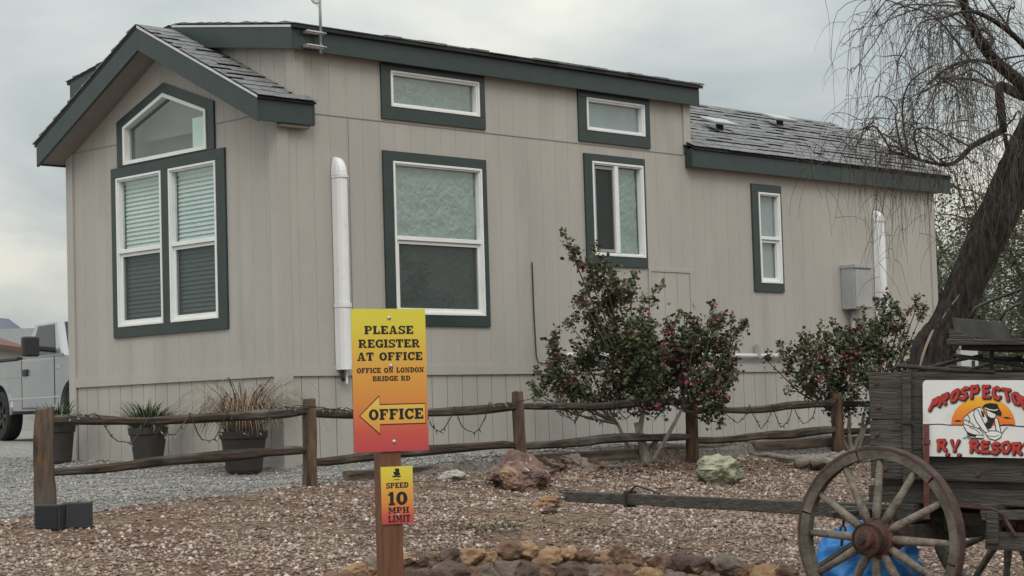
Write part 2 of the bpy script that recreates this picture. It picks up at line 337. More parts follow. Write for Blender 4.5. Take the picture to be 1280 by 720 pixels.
# ------------------------------------------------------------------ gravel
def frustum_keep(P, mx_=.16):
    d = P - np.array(CAM); z = d @ np.array(FW); x = d @ np.array(RT) / z; y = d @ np.array(UP) / z
    return (z > 1) & (np.abs(x) < 640 / 2438.6 * (1 + 2 * mx_)) & (y > -(343 / 2438.6) * (1.25))
OCT = np.array([(1, 0, 0), (-1, 0, 0), (0, 1, 0), (0, -1, 0), (0, 0, 1), (0, 0, -1)], float)
OCF = np.array([(0, 2, 4), (2, 1, 4), (1, 3, 4), (3, 0, 4), (2, 0, 5), (1, 2, 5), (3, 1, 5), (0, 3, 5)])
def stones(name, X, Y, smin, smax, material, flat=.6):
    Z = gh(X, Y) + hump(X, Y) * np.exp(-((X / 14) ** 2 + (Y / 14) ** 2)); P = np.stack([X, Y, Z], 1); P = P[frustum_keep(P)]
    n = len(P); s_ = smin * (smax / smin) ** np.random.rand(n)
    off = OCT[None] * (1 + np.random.uniform(-.45, .45, (n, 6, 1))) + np.random.uniform(-.28, .28, (n, 6, 3))
    off *= (s_[:, None] * np.stack([np.random.uniform(.7, 1.5, n), np.random.uniform(.7, 1.2, n), np.random.uniform(flat * .6, flat * 1.4, n)], 1))[:, None, :]
    a = np.random.rand(n) * 6.28; b = np.random.normal(0, .45, n)
    x, y, z = off[..., 0], off[..., 1], off[..., 2]
    y, z = y * np.cos(b)[:, None] - z * np.sin(b)[:, None], y * np.sin(b)[:, None] + z * np.cos(b)[:, None]
    x, y = x * np.cos(a)[:, None] - y * np.sin(a)[:, None], x * np.sin(a)[:, None] + y * np.cos(a)[:, None]
    V_ = np.stack([x, y, z], 2) + P[:, None, :] + np.array([0, 0, 1]) * (s_ * flat * .35)[:, None, None]
    F_ = (OCF[None] + (np.arange(n) * 6)[:, None, None]).reshape(-1, 3)
    o = fast(name, V_.reshape(-1, 3), F_, material, kind='stuff'); return o
TANST = mat('tan_gravel_stone', (.8, .8, .8), (1, 1, 1), rough=.9, scale=30, island=[(.12, .078, .062), (.245, .175, .14), (.36, .28, .238), (.18, .12, .094), (.50, .415, .37), (.30, .22, .178), (.14, .088, .07), (.66, .59, .54)])
GREYST = mat('grey_gravel_stone', (.8, .8, .8), (1, 1, 1), rough=.9, scale=30, island=[(.13, .128, .125), (.25, .245, .24), (.34, .335, .325), (.18, .175, .17), (.45, .44, .43), (.27, .25, .235)])
n_ = 190000
X = np.random.uniform(-7.5, 9.5, n_); Y = -1.45 - np.abs(np.random.uniform(0, 6.6, n_))
ok = (np.hypot(X - RINGC[0], Y - RINGC[1]) > RINGR - .05)
# thinner where the soil shows
thin = np.sin(X * 1.7 + 1.3 * np.sin(Y * 2.3)) * np.sin(Y * 1.9 + .7 * np.sin(X * 2.9)) + .35 * np.sin(X * 5.1 + Y * 4.3)
ok &= np.random.rand(n_) < np.clip(.80 - .62 * sst(.15, .8, thin), 0, 1) * (1 - .5 * sst(-2.6, -1.8, Y))
stones('yard_gravel', X[ok], Y[ok], .007, .024, TANST)['label'] = 'tan and white gravel chips covering the sloping yard'
n_ = 90000
Y = -1.5 + 13 * np.random.rand(n_) ** 1.7; X = np.random.uniform(-7.5, 9, n_)
inside = (X > 0) & (Y > 0)
stones('driveway_gravel', X[~inside], Y[~inside], .008, .019, GREYST)['label'] = 'grey gravel of the driveway around the house'

# ------------------------------------------------------------------ the home
W, LEN, TX0, TX1, EAVE = 3.517, 10.79, .215, 5.87, .11
home = thing('mobile_home', 'beige park model home with dark green trim and grey shingle roof', 'house', (0, 0, -.1))
HL = neg(home)
def Pw(wall, u, z, d):      # d = depth inwards from the siding face
    return (u, d, z) if wall == 'R' else (d, u, z)
G = .2032
def columns(u0, u1, zbot, ztop, holes, breaks, gap, bw=G, first=None):
    """siding boards between u0 and u1, cut round the openings: list of boards, each a list of quads (ua,ub,lo_a,lo_b,hi_a,hi_b)"""
    edges = [u0]; u = first if first is not None else u0 + bw
    while u < u1 - .03: edges.append(u); u += bw
    edges.append(u1); res = []
    for i in range(len(edges) - 1):
        a0, b0_ = edges[i] + gap / 2, edges[i + 1] - gap / 2
        cuts = sorted({a0, b0_} | {q for q in breaks if a0 < q < b0_} | {q for h in holes for q in (h[0], h[1]) if a0 < q < b0_})
        quads = []
        for ua, ub in zip(cuts[:-1], cuts[1:]):
            mid = (ua + ub) / 2; segs = [((zbot(ua + 1e-5), zbot(ub - 1e-5)), (ztop(ua + 1e-5), ztop(ub - 1e-5)))]
            for (h0, h1, lo, hi) in holes:
                if not (h0 - 1e-6 < mid < h1 + 1e-6): continue
                ns = []
                for (l, t) in segs:
                    hl, hh_ = (lo(ua), lo(ub)), (hi(ua), hi(ub))
                    if hh_[0] <= l[0] and hh_[1] <= l[1] or hl[0] >= t[0] and hl[1] >= t[1]: ns.append((l, t)); continue
                    if hl[0] > l[0] or hl[1] > l[1]: ns.append((l, (min(hl[0], t[0]), min(hl[1], t[1]))))
                    if hh_[0] < t[0] or hh_[1] < t[1]: ns.append(((max(hh_[0], l[0]), max(hh_[1], l[1])), t))
                segs = ns
            for (l, t) in segs:
                if max(t[0] - l[0], t[1] - l[1]) > .004: quads.append((ua, ub, l[0], l[1], max(t[0], l[0]), max(t[1], l[1])))
        if quads: res.append(quads)
    return res
def joined(quads):
    groups = []
    for q in quads:
        hit = [g for g in groups if any(abs(r_[1] - q[0]) < 1e-6 and min(r_[5], q[4]) - max(r_[3], q[2]) > 1e-4 for r_ in g)]
        ng = [q] + [r_ for g in hit for r_ in g]
        groups = [g for g in groups if g not in hit] + [ng]
    return groups
def boards(wall, name, parent, d0, d1, *a, **k):
    for quads in [g_ for q_ in columns(*a, **k) for g_ in joined(q_)]:
        b = MB()
        for (ua, ub, la, lb, ta, tb) in quads:
            A = [Pw(wall, ua, la, d0), Pw(wall, ub, lb, d0), Pw(wall, ub, tb, d0), Pw(wall, ua, ta, d0)]
            B = [Pw(wall, ua, la, d1), Pw(wall, ub, lb, d1), Pw(wall, ub, tb, d1), Pw(wall, ua, ta, d1)]
            b.prism(A, B)
        b.build(name, PAINT, parent)
def backing(wall, mb, d, *a, **k):
    for quads in columns(*a, gap=0, **k):
        for (ua, ub, la, lb, ta, tb) in quads:
            mb.add([Pw(wall, ua, la, d), Pw(wall, ub, lb, d), Pw(wall, ub, tb, d), Pw(wall, ua, ta, d)], [(0, 1, 2, 3)])
cst = lambda c: (lambda u: c)
ZB, ZT = .744, .84
PK = W / 2
rooftop = lambda y: 3.30 + .5 * (min(y, W - y) + EAVE)            # 6:12 main roof
talltop = lambda y: 3.985 + .16 * (min(y, W - y) + EAVE)          # low roof of the raised middle
pent_hi = lambda u: 3.345 + (3.592 - 3.345) * (1 - abs(u - PK) / .71)
holesR = [(1.39, 2.57, cst(1.335), cst(2.81)), (4.23, 5.045, cst(2.008), cst(3.012)), (7.09, 7.49, cst(1.79), cst(2.848)), (1.387, 2.567, cst(3.352), cst(3.70)), (4.172, 5.10, cst(3.34), cst(3.686))]
holesL = [(1.83, 2.60, cst(1.332), cst(2.825)), (.933, 1.692, cst(1.332), cst(2.825)), (1.05, 2.467, cst(2.958), pent_hi)]
SEAM = 3.195
sb = MB()
topR = lambda u: 3.80 if TX0 <= u <= TX1 else 3.24
kw = dict(bw=G)
backing('R', sb, .016, 0, LEN, cst(ZB), topR, holesR, [TX0, TX1], first=.2165 + G)
backing('L', sb, .016, 0, W, cst(ZB), lambda u: rooftop(u) - .10, holesL, [PK], first=.195 + G)
backing('R', sb, 3.50, 0, LEN, cst(-.2), lambda u: 3.8 if TX0 <= u <= TX1 else 3.2, [], [TX0, TX1])
sb.add([(LEN, 0.016, -.2), (LEN, W, -.2), (LEN, W, 3.2), (LEN, PK, 4.12), (LEN, 0.016, 3.2)], [(0, 1, 2, 3, 4)])
for xx in (TX0 + .016, TX1):
    sb.add([(xx, .016, 3.2), (xx, W, 3.2), (xx, W, 3.85), (xx, PK, 4.16), (xx, .016, 3.85)], [(0, 1, 2, 3, 4)])
siding = sb.build('siding', GROOVE, home, loc=HL)
boards('R', 'siding_board', siding, 0, .014, .105, LEN - .09, cst(ZT + .002), lambda u: SEAM if TX0 <= u <= TX1 else 3.24, holesR, [TX0, TX1], .0022, first=.2165)
boards('R', 'siding_board', siding, -.003, .011, TX0 + .095, TX1 - .1, cst(SEAM + .004), cst(3.80), holesR, [], .0022, first=.2165 + G)
boards('L', 'siding_board', siding, 0, .014, .105, W - .1, cst(ZT + .002), cst(SEAM - .015), holesL, [PK], .0022, first=.195)
boards('L', 'siding_board', siding, -.003, .011, .105, W - .1, cst(SEAM - .011), lambda u: rooftop(u) - .12, holesL, [PK], .0022, first=.195)
bt = MB()      # boards of the raised front wall above the porch gable, and its end wall
for i in range(17):
    a, b_ = .1 + i * G, min(.1 + (i + 1) * G - .004, W - .1)
    if b_ <= a: continue
    bt.prism([(TX0, a, rooftop(a) - .1), (TX0, b_, rooftop(b_) - .1), (TX0, b_, talltop(b_) - .12), (TX0, a, talltop(a) - .12)],
             [(TX0 + .014, a, rooftop(a) - .1), (TX0 + .014, b_, rooftop(b_) - .1), (TX0 + .014, b_, talltop(b_) - .12), (TX0 + .014, a, talltop(a) - .12)])
bt.build('siding_sheet', PAINT, siding)
skb = MB()
backing('R', skb, .02, 0, LEN, cst(-.25), cst(ZB), [], [])
backing('L', skb, .02, 0, W, cst(-.25), cst(ZB), [], [])
skirt = skb.build('skirting', mat('skirting_groove', (.10, .092, .08), rough=.9), home, loc=HL)
boards('R', 'skirting_board', skirt, .004, .018, .105, LEN - .09, cst(-.22), cst(ZB), [], [], .0085, first=.2165)
boards('L', 'skirting_board', skirt, .004, .018, .105, W - .1, cst(-.22), cst(ZB), [], [], .0085, first=.195)
# flat trim boards
def trimbox(name, a, b, m_=PAINT, bev=.003): return MB().box(a, b).build(name, m_, home, loc=HL, bevel=bev)
trimbox('belly_band', (.1, -.018, ZB), (LEN - .09, .002, ZT)); trimbox('belly_band', (-.018, .1, ZB), (.002, W - .1, ZT))
trimbox('corner_board', (-.022, -.022, -.22), (.105, .003, 3.22)); trimbox('corner_board', (-.0225, .0035, -.22), (.003, .105, 3.25))
trimbox('corner_board', (-.022, W - .1, -.22), (.003, W + .02, 3.24)); trimbox('corner_board', (LEN - .09, -.022, -.22), (LEN + .02, .003, 3.22))
trimbox('corner_board', (TX0 - .02, -.0245, 3.24), (TX0 + .095, .003, 3.82)); trimbox('corner_board', (TX0 - .022, .0035, 3.28), (TX0 + .003, .1, 3.86))
trimbox('corner_board', (TX1 - .1, -.0245, 3.31), (TX1 + .02, .003, 3.82)); trimbox('base_trim', (-.012, .105, -.22), (.004, W - .1, -.01))
trimbox('siding_panel_cap', (.845, -.006, .842), (.85, -.001, 3.19), GROOVE, 0)
trimbox('seam_flashing', (TX0 + .1, -.006, SEAM - .004), (TX1 - .1, .004, SEAM + .004), GROOVE, 0)
trimbox('seam_flashing', (-.006, .11, SEAM - .018), (.004, .94, SEAM - .009), GROOVE, 0); trimbox('seam_flashing', (-.006, 2.58, SEAM - .018), (.004, W - .1, SEAM - .009), GROOVE, 0)
# hatch in the side wall
hatch = MB()
for a, b in (((5.10, -.016, 1.86), (5.84, 0, 1.90)), ((5.10, -.016, .88), (5.14, 0, 1.86)), ((5.80, -.016, .88), (5.84, 0, 1.86))): hatch.box(a, b)
hatch = hatch.build('access_hatch', PAINT, home, loc=HL, bevel=.002)
for i in range(3): MB().box((5.15 + i * .217, -.008, .88), (5.15 + i * .217 + .21, -.001, 1.855)).build('hatch_board', PAINT, hatch)
MB().box((5.83, -.03, 1.50), (5.87, -.016, 1.53)).build('latch', METAL, hatch)

# --- windows
def rect_ring(mb, wall, o, i, d0, d1):
    """rectangular frame between outer rect o and inner rect i = (u0,u1,z0,z1), depth d0..d1"""
    (a0, a1, c0, c1), (b0_, b1, e0, e1) = o, i
    for (u0, u1, z0, z1) in ((a0, a1, c0, e0), (a0, a1, e1, c1), (a0, b0_, e0, e1), (b1, a1, e0, e1)):
        if u1 - u0 > 1e-4 and z1 - z0 > 1e-4:
            p, q = Pw(wall, u0, z0, d0), Pw(wall, u1, z1, d1)
            mb.box((min(p[0], q[0]), min(p[1], q[1]), z0), (max(p[0], q[0]), max(p[1], q[1]), z1))
    return mb
def wbox(wall, u0, u1, z0, z1, d0, d1):
    p, q = Pw(wall, u0, z0, d0), Pw(wall, u1, z1, d1)
    return MB().box((min(p[0], q[0]), min(p[1], q[1]), z0), (max(p[0], q[0]), max(p[1], q[1]), z1))
def inset(r, k_): return (r[0] + k_, r[1] - k_, r[2] + k_, r[3] - k_)
def sheet(wall, r, d, name, m_, parent, wav=0, nu=1):
    mb = MB()
    for i in range(nu):
        t0, t1 = i / nu, (i + 1) / nu; u0, u1 = r[0] + (r[1] - r[0]) * t0, r[0] + (r[1] - r[0]) * t1
        da, db = d + wav * math.sin(t0 * 40), d + wav * math.sin(t1 * 40)
        mb.add([Pw(wall, u0, r[2], da), Pw(wall, u1, r[2], db), Pw(wall, u1, r[3], db), Pw(wall, u0, r[3], da)], [(0, 1, 2, 3)])
    return mb.build(name, m_, parent)
def film(wall, r, d, m_, parent, amp=.007):
    """crumpled foil: a grid with creases"""
    from mathutils import noise as mn
    nu, nv = max(8, int((r[1] - r[0]) / .03)), max(8, int((r[3] - r[2]) / .03)); mb = MB()
    for j in range(nv + 1):
        for i in range(nu + 1):
            u, z = r[0] + (r[1] - r[0]) * i / nu, r[2] + (r[3] - r[2]) * j / nv
            if 0 < i < nu: u += random.uniform(-.011, .011)
            if 0 < j < nv: z += random.uniform(-.011, .011)
            mb.v.append(Pw(wall, u, z, d + amp * (random.uniform(-.7, .7) + 1.6 * mn.noise(Vector((u * 6, z * 6, d))))))
    for j in range(nv):
        for i in range(nu):
            a = j * (nu + 1) + i; mb.f += [(a, a + 1, a + nu + 2), (a, a + nu + 2, a + nu + 1)] if (i + j) % 2 else [(a, a + 1, a + nu + 1), (a + 1, a + nu + 2, a + nu + 1)]
    mb.build('window_film', m_, parent)
def well(wall, r, parent, d=.16):
    mb = MB(); u0, u1, z0, z1 = r
    mb.add([Pw(wall, u0, z0, d), Pw(wall, u1, z0, d), Pw(wall, u1, z1, d), Pw(wall, u0, z1, d)], [(0, 1, 2, 3)])
    for (a, b) in (((u0, z0), (u1, z0)), ((u1, z0), (u1, z1)), ((u1, z1), (u0, z1)), ((u0, z1), (u0, z0))):
        mb.add([Pw(wall, *a, .015), Pw(wall, *b, .015), Pw(wall, *b, d), Pw(wall, *a, d)], [(0, 1, 2, 3)])
    mb.build('window_well', DARKIN, parent)
def frame(wall, r, parent, wd=.036):
    mb = rect_ring(MB(), wall, r, inset(r, .022), -.032, .05); rect_ring(mb, wall, inset(r, .0222), inset(r, wd), -.018, .05)
    mb.build('frame', VINYL, parent, bevel=.003)
def blinds(wall, r, d, parent):
    mb = MB(); z = r[3] - .03
    mb.box(*[tuple(map(f_, zip(Pw(wall, r[0], r[3] - .03, d - .015), Pw(wall, r[1], r[3], d + .015)))) for f_ in (min, max)])
    while z > r[2] + .005:
        a, b = Pw(wall, r[0], z, d + .010), Pw(wall, r[1], z, d + .010); c, e_ = Pw(wall, r[1], z - .047, d - .010), Pw(wall, r[0], z - .047, d - .010)
        mb.add([a, b, c, e_], [(0, 1, 2, 3)]); z -= .043
    mb.build('blind', BLIND, parent, kind='stuff')
# big double-hung beside the duct
def window(wall, trim, label):
    o = rect_ring(MB(), wall, trim[0], trim[1], -.024, .002).build('window', GREEN, home, loc=HL, bevel=.003); o['label'] = label; return o
def hung(wall, parent, r, mid, upper, lower):
    frame(wall, r, parent); well(wall, inset(r, .01), parent)
    i = inset(r, .036)
    wbox(wall, i[0] - .02, i[1] + .02, mid - .02, mid + .02, -.024, .03).build('meeting_rail', VINYL, parent, bevel=.003)
    up_, lw = (i[0], i[1], mid + .024, i[3]), (i[0], i[1], i[2], mid - .024)
    sheet(wall, up_, .028, 'pane', GLASS, parent); sheet(wall, lw, .036, 'pane', GLASS, parent)
    mb = rect_ring(MB(), wall, lw, inset(lw, .03), -.002, .034); mb.build('sash', VINYL, parent)
    upper(up_); lower(lw)
r = (1.385, 2.575, 1.33, 2.815)
wn_ = window('R', ((1.262, 2.645, 1.222, 2.913), r), 'large double-hung window with dark green surround and crinkled film')
hung('R', wn_, r, 2.073, lambda q: film('R', q, .052, FOIL, wn_), lambda q: (film('R', q, .06, FOIL, wn_), sheet('R', inset(q, .012), .012, 'screen', SCREEN, wn_)))
r = (7.085, 7.495, 1.785, 2.853)
wn_ = window('R', ((6.966, 7.53, 1.682, 2.95), r), 'narrow double-hung window with dark green surround')
hung('R', wn_, r, 2.318, lambda q: sheet('R', q, .05, 'curtain', CURT, wn_, .004, 12), lambda q: sheet('R', q, .055, 'curtain', CURT, wn_, .004, 12))
# slider
r = (4.226, 5.05, 2.003, 3.017)
wn_ = window('R', ((4.108, 5.085, 1.893, 3.097), r), 'sliding window with dark left half above the bougainvillea'); frame('R', r, wn_); well('R', inset(r, .01), wn_)
i = inset(r, .045); um = 4.61
wbox('R', um - .03, um + .03, i[2] - .01, i[3] + .01, -.024, .03).build('meeting_rail', VINYL, wn_, bevel=.003)
sheet('R', (i[0], um - .03, i[2], i[3]), .03, 'pane', GLASS, wn_); sheet('R', (um + .03, i[1], i[2], i[3]), .03, 'pane', GLASS, wn_)
rect_ring(MB(), 'R', (i[0], um - .03, i[2], i[3]), (i[0] + .025, um - .045, i[2] + .03, i[3] - .03), -.002, .028).build('sash', mat('grey_screen_frame', (.3, .31, .32), rough=.5), wn_)
sheet('R', (i[0] + .02, um - .04, i[2] + .02, i[3] - .02), .006, 'screen', screen_mat('dark_insect_screen', (.05, .055, .055), .75), wn_)
film('R', (i[0], i[1], i[2], i[3]), .06, FOIL, wn_)
# two fixed clerestory windows
for (u0, u1, t0, t1, flm, fm, lab) in ((1.382, 2.572, 1.262, 2.655, 'window_film', FOILDK, 'left clerestory window with crinkled film under the raised eave'), (4.167, 5.105, 4.04, 5.195, 'curtain', CURT, 'right clerestory window with plain grey shade under the raised eave')):
    r = (u0, u1, 3.345, 3.70)
    wn_ = window('R', ((t0, t1, 3.22, 3.79), r), lab); frame('R', r, wn_, .04); well('R', inset(r, .01), wn_); i = inset(r, .04)
    sheet('R', i, .03, 'pane', GLASS, wn_)
    if flm == 'window_film': film('R', i, .052, fm, wn_)
    else: sheet('R', i, .05, flm, fm, wn_, .003, 20)
# pair of double-hung windows in the gable wall
rl, rr = (1.825, 2.605, 1.327, 2.83), (.928, 1.697, 1.327, 2.83)
mb = MB()
for (u0, u1, z0, z1) in ((.788, 2.70, 1.22, 1.327), (.788, 2.70, 2.83, 2.937), (2.605, 2.70, 1.327, 2.83), (1.697, 1.825, 1.327, 2.83), (.788, .928, 1.327, 2.83)):
    mb.box((-.024, u0, z0), (.002, u1, z1))
wn_ = mb.build('window', GREEN, home, loc=HL, bevel=.003); wn_['label'] = 'pair of double-hung windows with blinds in the gable wall'
for r in (rl, rr):
    hung('L', wn_, r, 2.085, lambda q: blinds('L', q, .07, wn_), lambda q: (blinds('L', q, .075, wn_), sheet('L', inset(q, .012), .012, 'screen', SCREEN, wn_)))
# five-sided gable window
def pentpoly(k_, dz=0):
    return [(1.058 + k_, 2.952 + k_), (2.462 - k_, 2.952 + k_), (2.462 - k_, 3.335 - k_ * .55), (PK, 3.588 - k_ * 1.1), (1.058 + k_, 3.335 - k_ * .55)]
outer = [(.941, 2.9405), (2.579, 2.9405), (2.579, 3.40), (PK, 3.69), (.941, 3.40)]
def ringpoly(o, i, d0, d1):
    mb = MB(); n = len(o)
    for j in range(n):
        k_ = (j + 1) % n
        A = [Pw('L', *o[j], d0), Pw('L', *o[k_], d0), Pw('L', *i[k_], d0), Pw('L', *i[j], d0)]
        B = [Pw('L', *o[j], d1), Pw('L', *o[k_], d1), Pw('L', *i[k_], d1), Pw('L', *i[j], d1)]
        mb.prism(A, B)
    return mb
wn_ = ringpoly(outer, pentpoly(0), -.0245, .002).build('window', GREEN, home, loc=HL); wn_['label'] = 'five-sided fixed window under the front gable'
ringpoly(pentpoly(0), pentpoly(.036), -.034, .05).build('frame', VINYL, wn_)
MB().add([Pw('L', *q, .03) for q in pentpoly(.036)], [(0, 1, 2, 3, 4)]).build('pane', GLASS, wn_)
mb = MB(); pp = pentpoly(.0); mb.add([Pw('L', *q, .35) for q in pp], [(0, 1, 2, 3, 4)])
for j in range(5): mb.add([Pw('L', *pp[j], .02), Pw('L', *pp[(j + 1) % 5], .02), Pw('L', *pp[(j + 1) % 5], .35), Pw('L', *pp[j], .35)], [(0, 1, 2, 3)])
mb.build('window_well', mat('sky_tinted_well', (.16, .17, .19), (.20, .21, .23), rough=.8, scale=2), wn_)  # grey-blue of the reflected sky is put into the well colour
MB().box((.034, 1.115, 3.0), (.04, 1.36, 3.29)).build('pale_sheet', PALEMINT, wn_)  # pale mint rectangle just behind the pane

# --- roofs
T = .05
def slab(mb, x0, x1, y0, y1, topf, th):
    mb.prism([(x0, y0, topf(y0)), (x1, y0, topf(y0)), (x1, y1, topf(y1)), (x0, y1, topf(y1))],
             [(x0, y0, topf(y0) - th), (x1, y0, topf(y0) - th), (x1, y1, topf(y1) - th), (x0, y1, topf(y1) - th)])
rt_ = lambda y: rooftop(y) - .014
RP = [(-EAVE - .03, 3.271), (PK, 4.221), (W + EAVE + .03, 3.271), (W + EAVE + .03, 3.253), (PK, 4.203), (-EAVE - .03, 3.253)]
def gable_deck(name, x0, x1): return MB().prism([(x0, y, z) for y, z in RP], [(x1, y, z) for y, z in RP]).build(name, ROOFDK, home, loc=HL)
roof = gable_deck('rear_roof', TX1 - .06, 11.09); porch = gable_deck('front_gable_roof', -.315, TX0 + .14)
# shingles on the slopes that face the yard: each tab an object
SL = math.sqrt(1.25); rows = 14; ex = 2.12 / rows / 1.0
def tab(x0, x1, s0, s1, th, slope=.5, y0=-EAVE - .045, z0=3.274):
    """slab lying on the roof; s measured up the slope from the eave"""
    cy, sy = 1 / math.sqrt(1 + slope * slope), slope / math.sqrt(1 + slope * slope)
    def q(s, h): return (y0 + s * cy - h * sy, z0 + s * sy + h * cy)
    (ya, za), (yb, zb_), (yc, zc_), (yd, zd) = q(s0, .009), q(s1, .005), q(s0, .010 + th), q(s1, .008)
    return MB().prism([(x0, ya, za), (x1, ya, za), (x1, yb, zb_), (x0, yb, zb_)], [(x0, yc, zc_), (x1, yc, zc_), (x1, yd, zd), (x0, yd, zd)])
rs = random.Random(3)
for (X0, X1, wavg, deck) in ((-.325, TX0 + .15, .22, porch), (TX1 - .07, 11.10, .29, roof)):
    for r_ in range(rows):
        x = X0 - rs.uniform(0, wavg * .8); s0 = r_ * .151
        while x < X1:
            wd_ = wavg * rs.uniform(.6, 1.4); a, b_ = max(x, X0), min(x + wd_ - .006, X1)
            if b_ - a > .03: tab(a, b_, s0 + (.052 if r_ and rs.random() < .42 else 0) + rs.uniform(-.008, .008), min(s0 + .160, 2.165), rs.uniform(.003, .007)).build('shingle', SHINGLE, deck)
            x += wd_
# hidden slope of the same roof and the low raised roof: courses of shingles joined
for (X0, X1, deck) in ((-.325, TX0 + .15, porch), (TX1 - .07, 11.10, roof)):
    mb = MB()
    for r_ in range(rows):
        q = tab(X0, X1, r_ * .151, min(r_ * .151 + .175, 2.165), .012 + .01 * (r_ % 2))
        mb.add([(v[0], W - v[1], v[2]) for v in q.v], q.f)
    mb.build('shingle_courses', SHINGLE, deck, kind='stuff')
TF0, TF1 = .13, 5.93
tall_ = lambda y: 3.985 + .16 * (y + EAVE)
TP = [(-EAVE - .05, tall_(-EAVE - .05)), (PK, tall_(PK)), (W + EAVE + .05, tall_(-EAVE - .05)), (W + EAVE + .05, tall_(-EAVE - .05) - .03), (PK, tall_(PK) - .03), (-EAVE - .05, tall_(-EAVE - .05) - .03)]
troof = MB().prism([(TF0 - .03, y, z) for y, z in TP], [(TF1 + .04, y, z) for y, z in TP]).build('raised_roof', ROOFDK, home, loc=HL)
mb = MB()
for side in (0, 1):
    for r_ in range(13):
        x = TF0 - .04
        while x < TF1 + .05:
            wd_ = rs.uniform(.2, .42); q = tab(x, min(x + wd_ - .005, TF1 + .05), r_ * .145 + rs.uniform(-.01, .01), min(r_ * .145 + .17, 1.92), rs.choice((.006, .012, .018)), .16, -EAVE - .06, 3.974)
            mb.add([(v[0], v[1] if side == 0 else W - v[1], v[2]) for v in q.v], q.f); x += wd_
mb.build('shingle_courses', SHINGLE, troof, kind='stuff')
# fascias and soffits
trim = lambda name, mb_, m_=GREEN: mb_.build(name, m_, home, loc=HL, bevel=.003)
FB = -.255
def rake(x0, x1, flip, topoff=-.03, botoff=FB, tf=rooftop, end=-EAVE):
    f_ = lambda y: (W - y) if flip else y
    A = [(x0, f_(end), tf(end) + botoff), (x0, f_(PK), tf(PK) + botoff), (x0, f_(PK), tf(PK) + topoff), (x0, f_(end), tf(end) + topoff)]
    return MB().prism(A, [(x1, y, z) for (_, y, z) in A])
trim('rake_fascia', rake(-.31, -.28, False)); trim('rake_fascia', rake(-.31, -.28, True))
trim('rake_fascia', rake(11.05, 11.08, False)); trim('rake_fascia', rake(11.05, 11.08, True))
trim('eave_fascia', MB().box((-.28, -EAVE, 3.06), (TX0 + .115, -EAVE + .028, 3.265))); trim('eave_fascia', MB().box((-.28, W + EAVE - .028, 3.06), (TX0 + .115, W + EAVE, 3.265)))
trim('eave_fascia', MB().box((TX1 - .045, -EAVE, 3.055), (11.05, -EAVE + .028, 3.262))); trim('eave_fascia', MB().box((TX1 - .045, W + EAVE - .028, 3.055), (11.05, W + EAVE, 3.262)))
trim('fascia_return', MB().box((TX1 - .075, -EAVE, 3.055), (TX1 - .047, -.003, 3.262))); trim('fascia_return', MB().box((TX0 + .117, -EAVE, 3.06), (TX0 + .145, -.027, 3.265)))
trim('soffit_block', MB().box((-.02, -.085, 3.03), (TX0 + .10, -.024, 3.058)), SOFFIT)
# raised roof fascias
trim('raised_eave_fascia', MB().box((TF0, -EAVE - .0, 3.755), (TF1, -EAVE + .03, 3.962))); trim('raised_eave_fascia', MB().box((TF0, W + EAVE - .03, 3.755), (TF1, W + EAVE, 3.962)))
for xa in (TF0 - .028, TF1):
    for fl in (False, True): trim('raised_rake_fascia', rake(xa, xa + .028, fl, -.022, -.23, talltop))
# soffits
mb = MB()
for fl in (False, True):
    f_ = lambda y: (W - y) if fl else y
    for (xa, xb, tf, off) in ((-.285, .0, rooftop, -.235), (TF0, TX0 + .01, talltop, -.215), (LEN, 11.06, rooftop, -.22)):
        e0 = -EAVE + .02
        mb.prism([(xa, f_(e0), tf(e0) + off), (xb, f_(e0), tf(e0) + off), (xb, f_(PK), tf(PK) + off), (xa, f_(PK), tf(PK) + off)],
                 [(xa, f_(e0), tf(e0) + off + .012), (xb, f_(e0), tf(e0) + off + .012), (xb, f_(PK), tf(PK) + off + .012), (xa, f_(PK), tf(PK) + off + .012)])
for (xa, xb, zz) in ((-.28, TX0 + .11, 3.075), (TX1 - .045, 11.05, 3.07), (TF0, TF1, 3.772)): mb.box((xa, -EAVE + .03, zz), (xb, -.001, zz + .012))
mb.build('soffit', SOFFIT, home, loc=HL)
# bright drip edges
DRIP = mat('bright_drip_edge', (.55, .56, .56), (.65, .66, .66), rough=.4, metal=.3)
rake(-.318, -.312, False, -.012, -.036, rooftop, -EAVE - .01).build('drip_edge', DRIP, home, loc=HL)
rake(TF0 - .036, TF0 - .03, False, -.01, -.03, talltop, -EAVE).build('drip_edge', DRIP, home, loc=HL)
# things on the roof
def roof_z(y): return 3.30 + .5 * (y + EAVE)
for (x, y, lab) in ((7.19, .60, 'dark'), (9.15, 1.18, 'low')):
    z = roof_z(y); t_ = MB().lathe([(.045, -.05), (.045, .12), (.0, .12)], 12, c=(x, y, z)).build('roof_vent', IRON, home, loc=HL)
    ax, ay = Vector((1, 0, 0)), Vector((0, .93, .36)).normalized(); az = ax.cross(ay)
    MB().obox((x, y, z + .12), ax, ay, az, (.22, .13, .018)).build('cap', mat('pale_vent_cap', (.34, .36, .36), (.40, .42, .42), rough=.5, metal=.2), t_, bevel=.012)
    ay2 = Vector((0, 1, .5)).normalized(); MB().obox((x, y, z + .026), ax, ay2, ax.cross(ay2), (.10, .11, .004)).build('flange', METAL, t_)
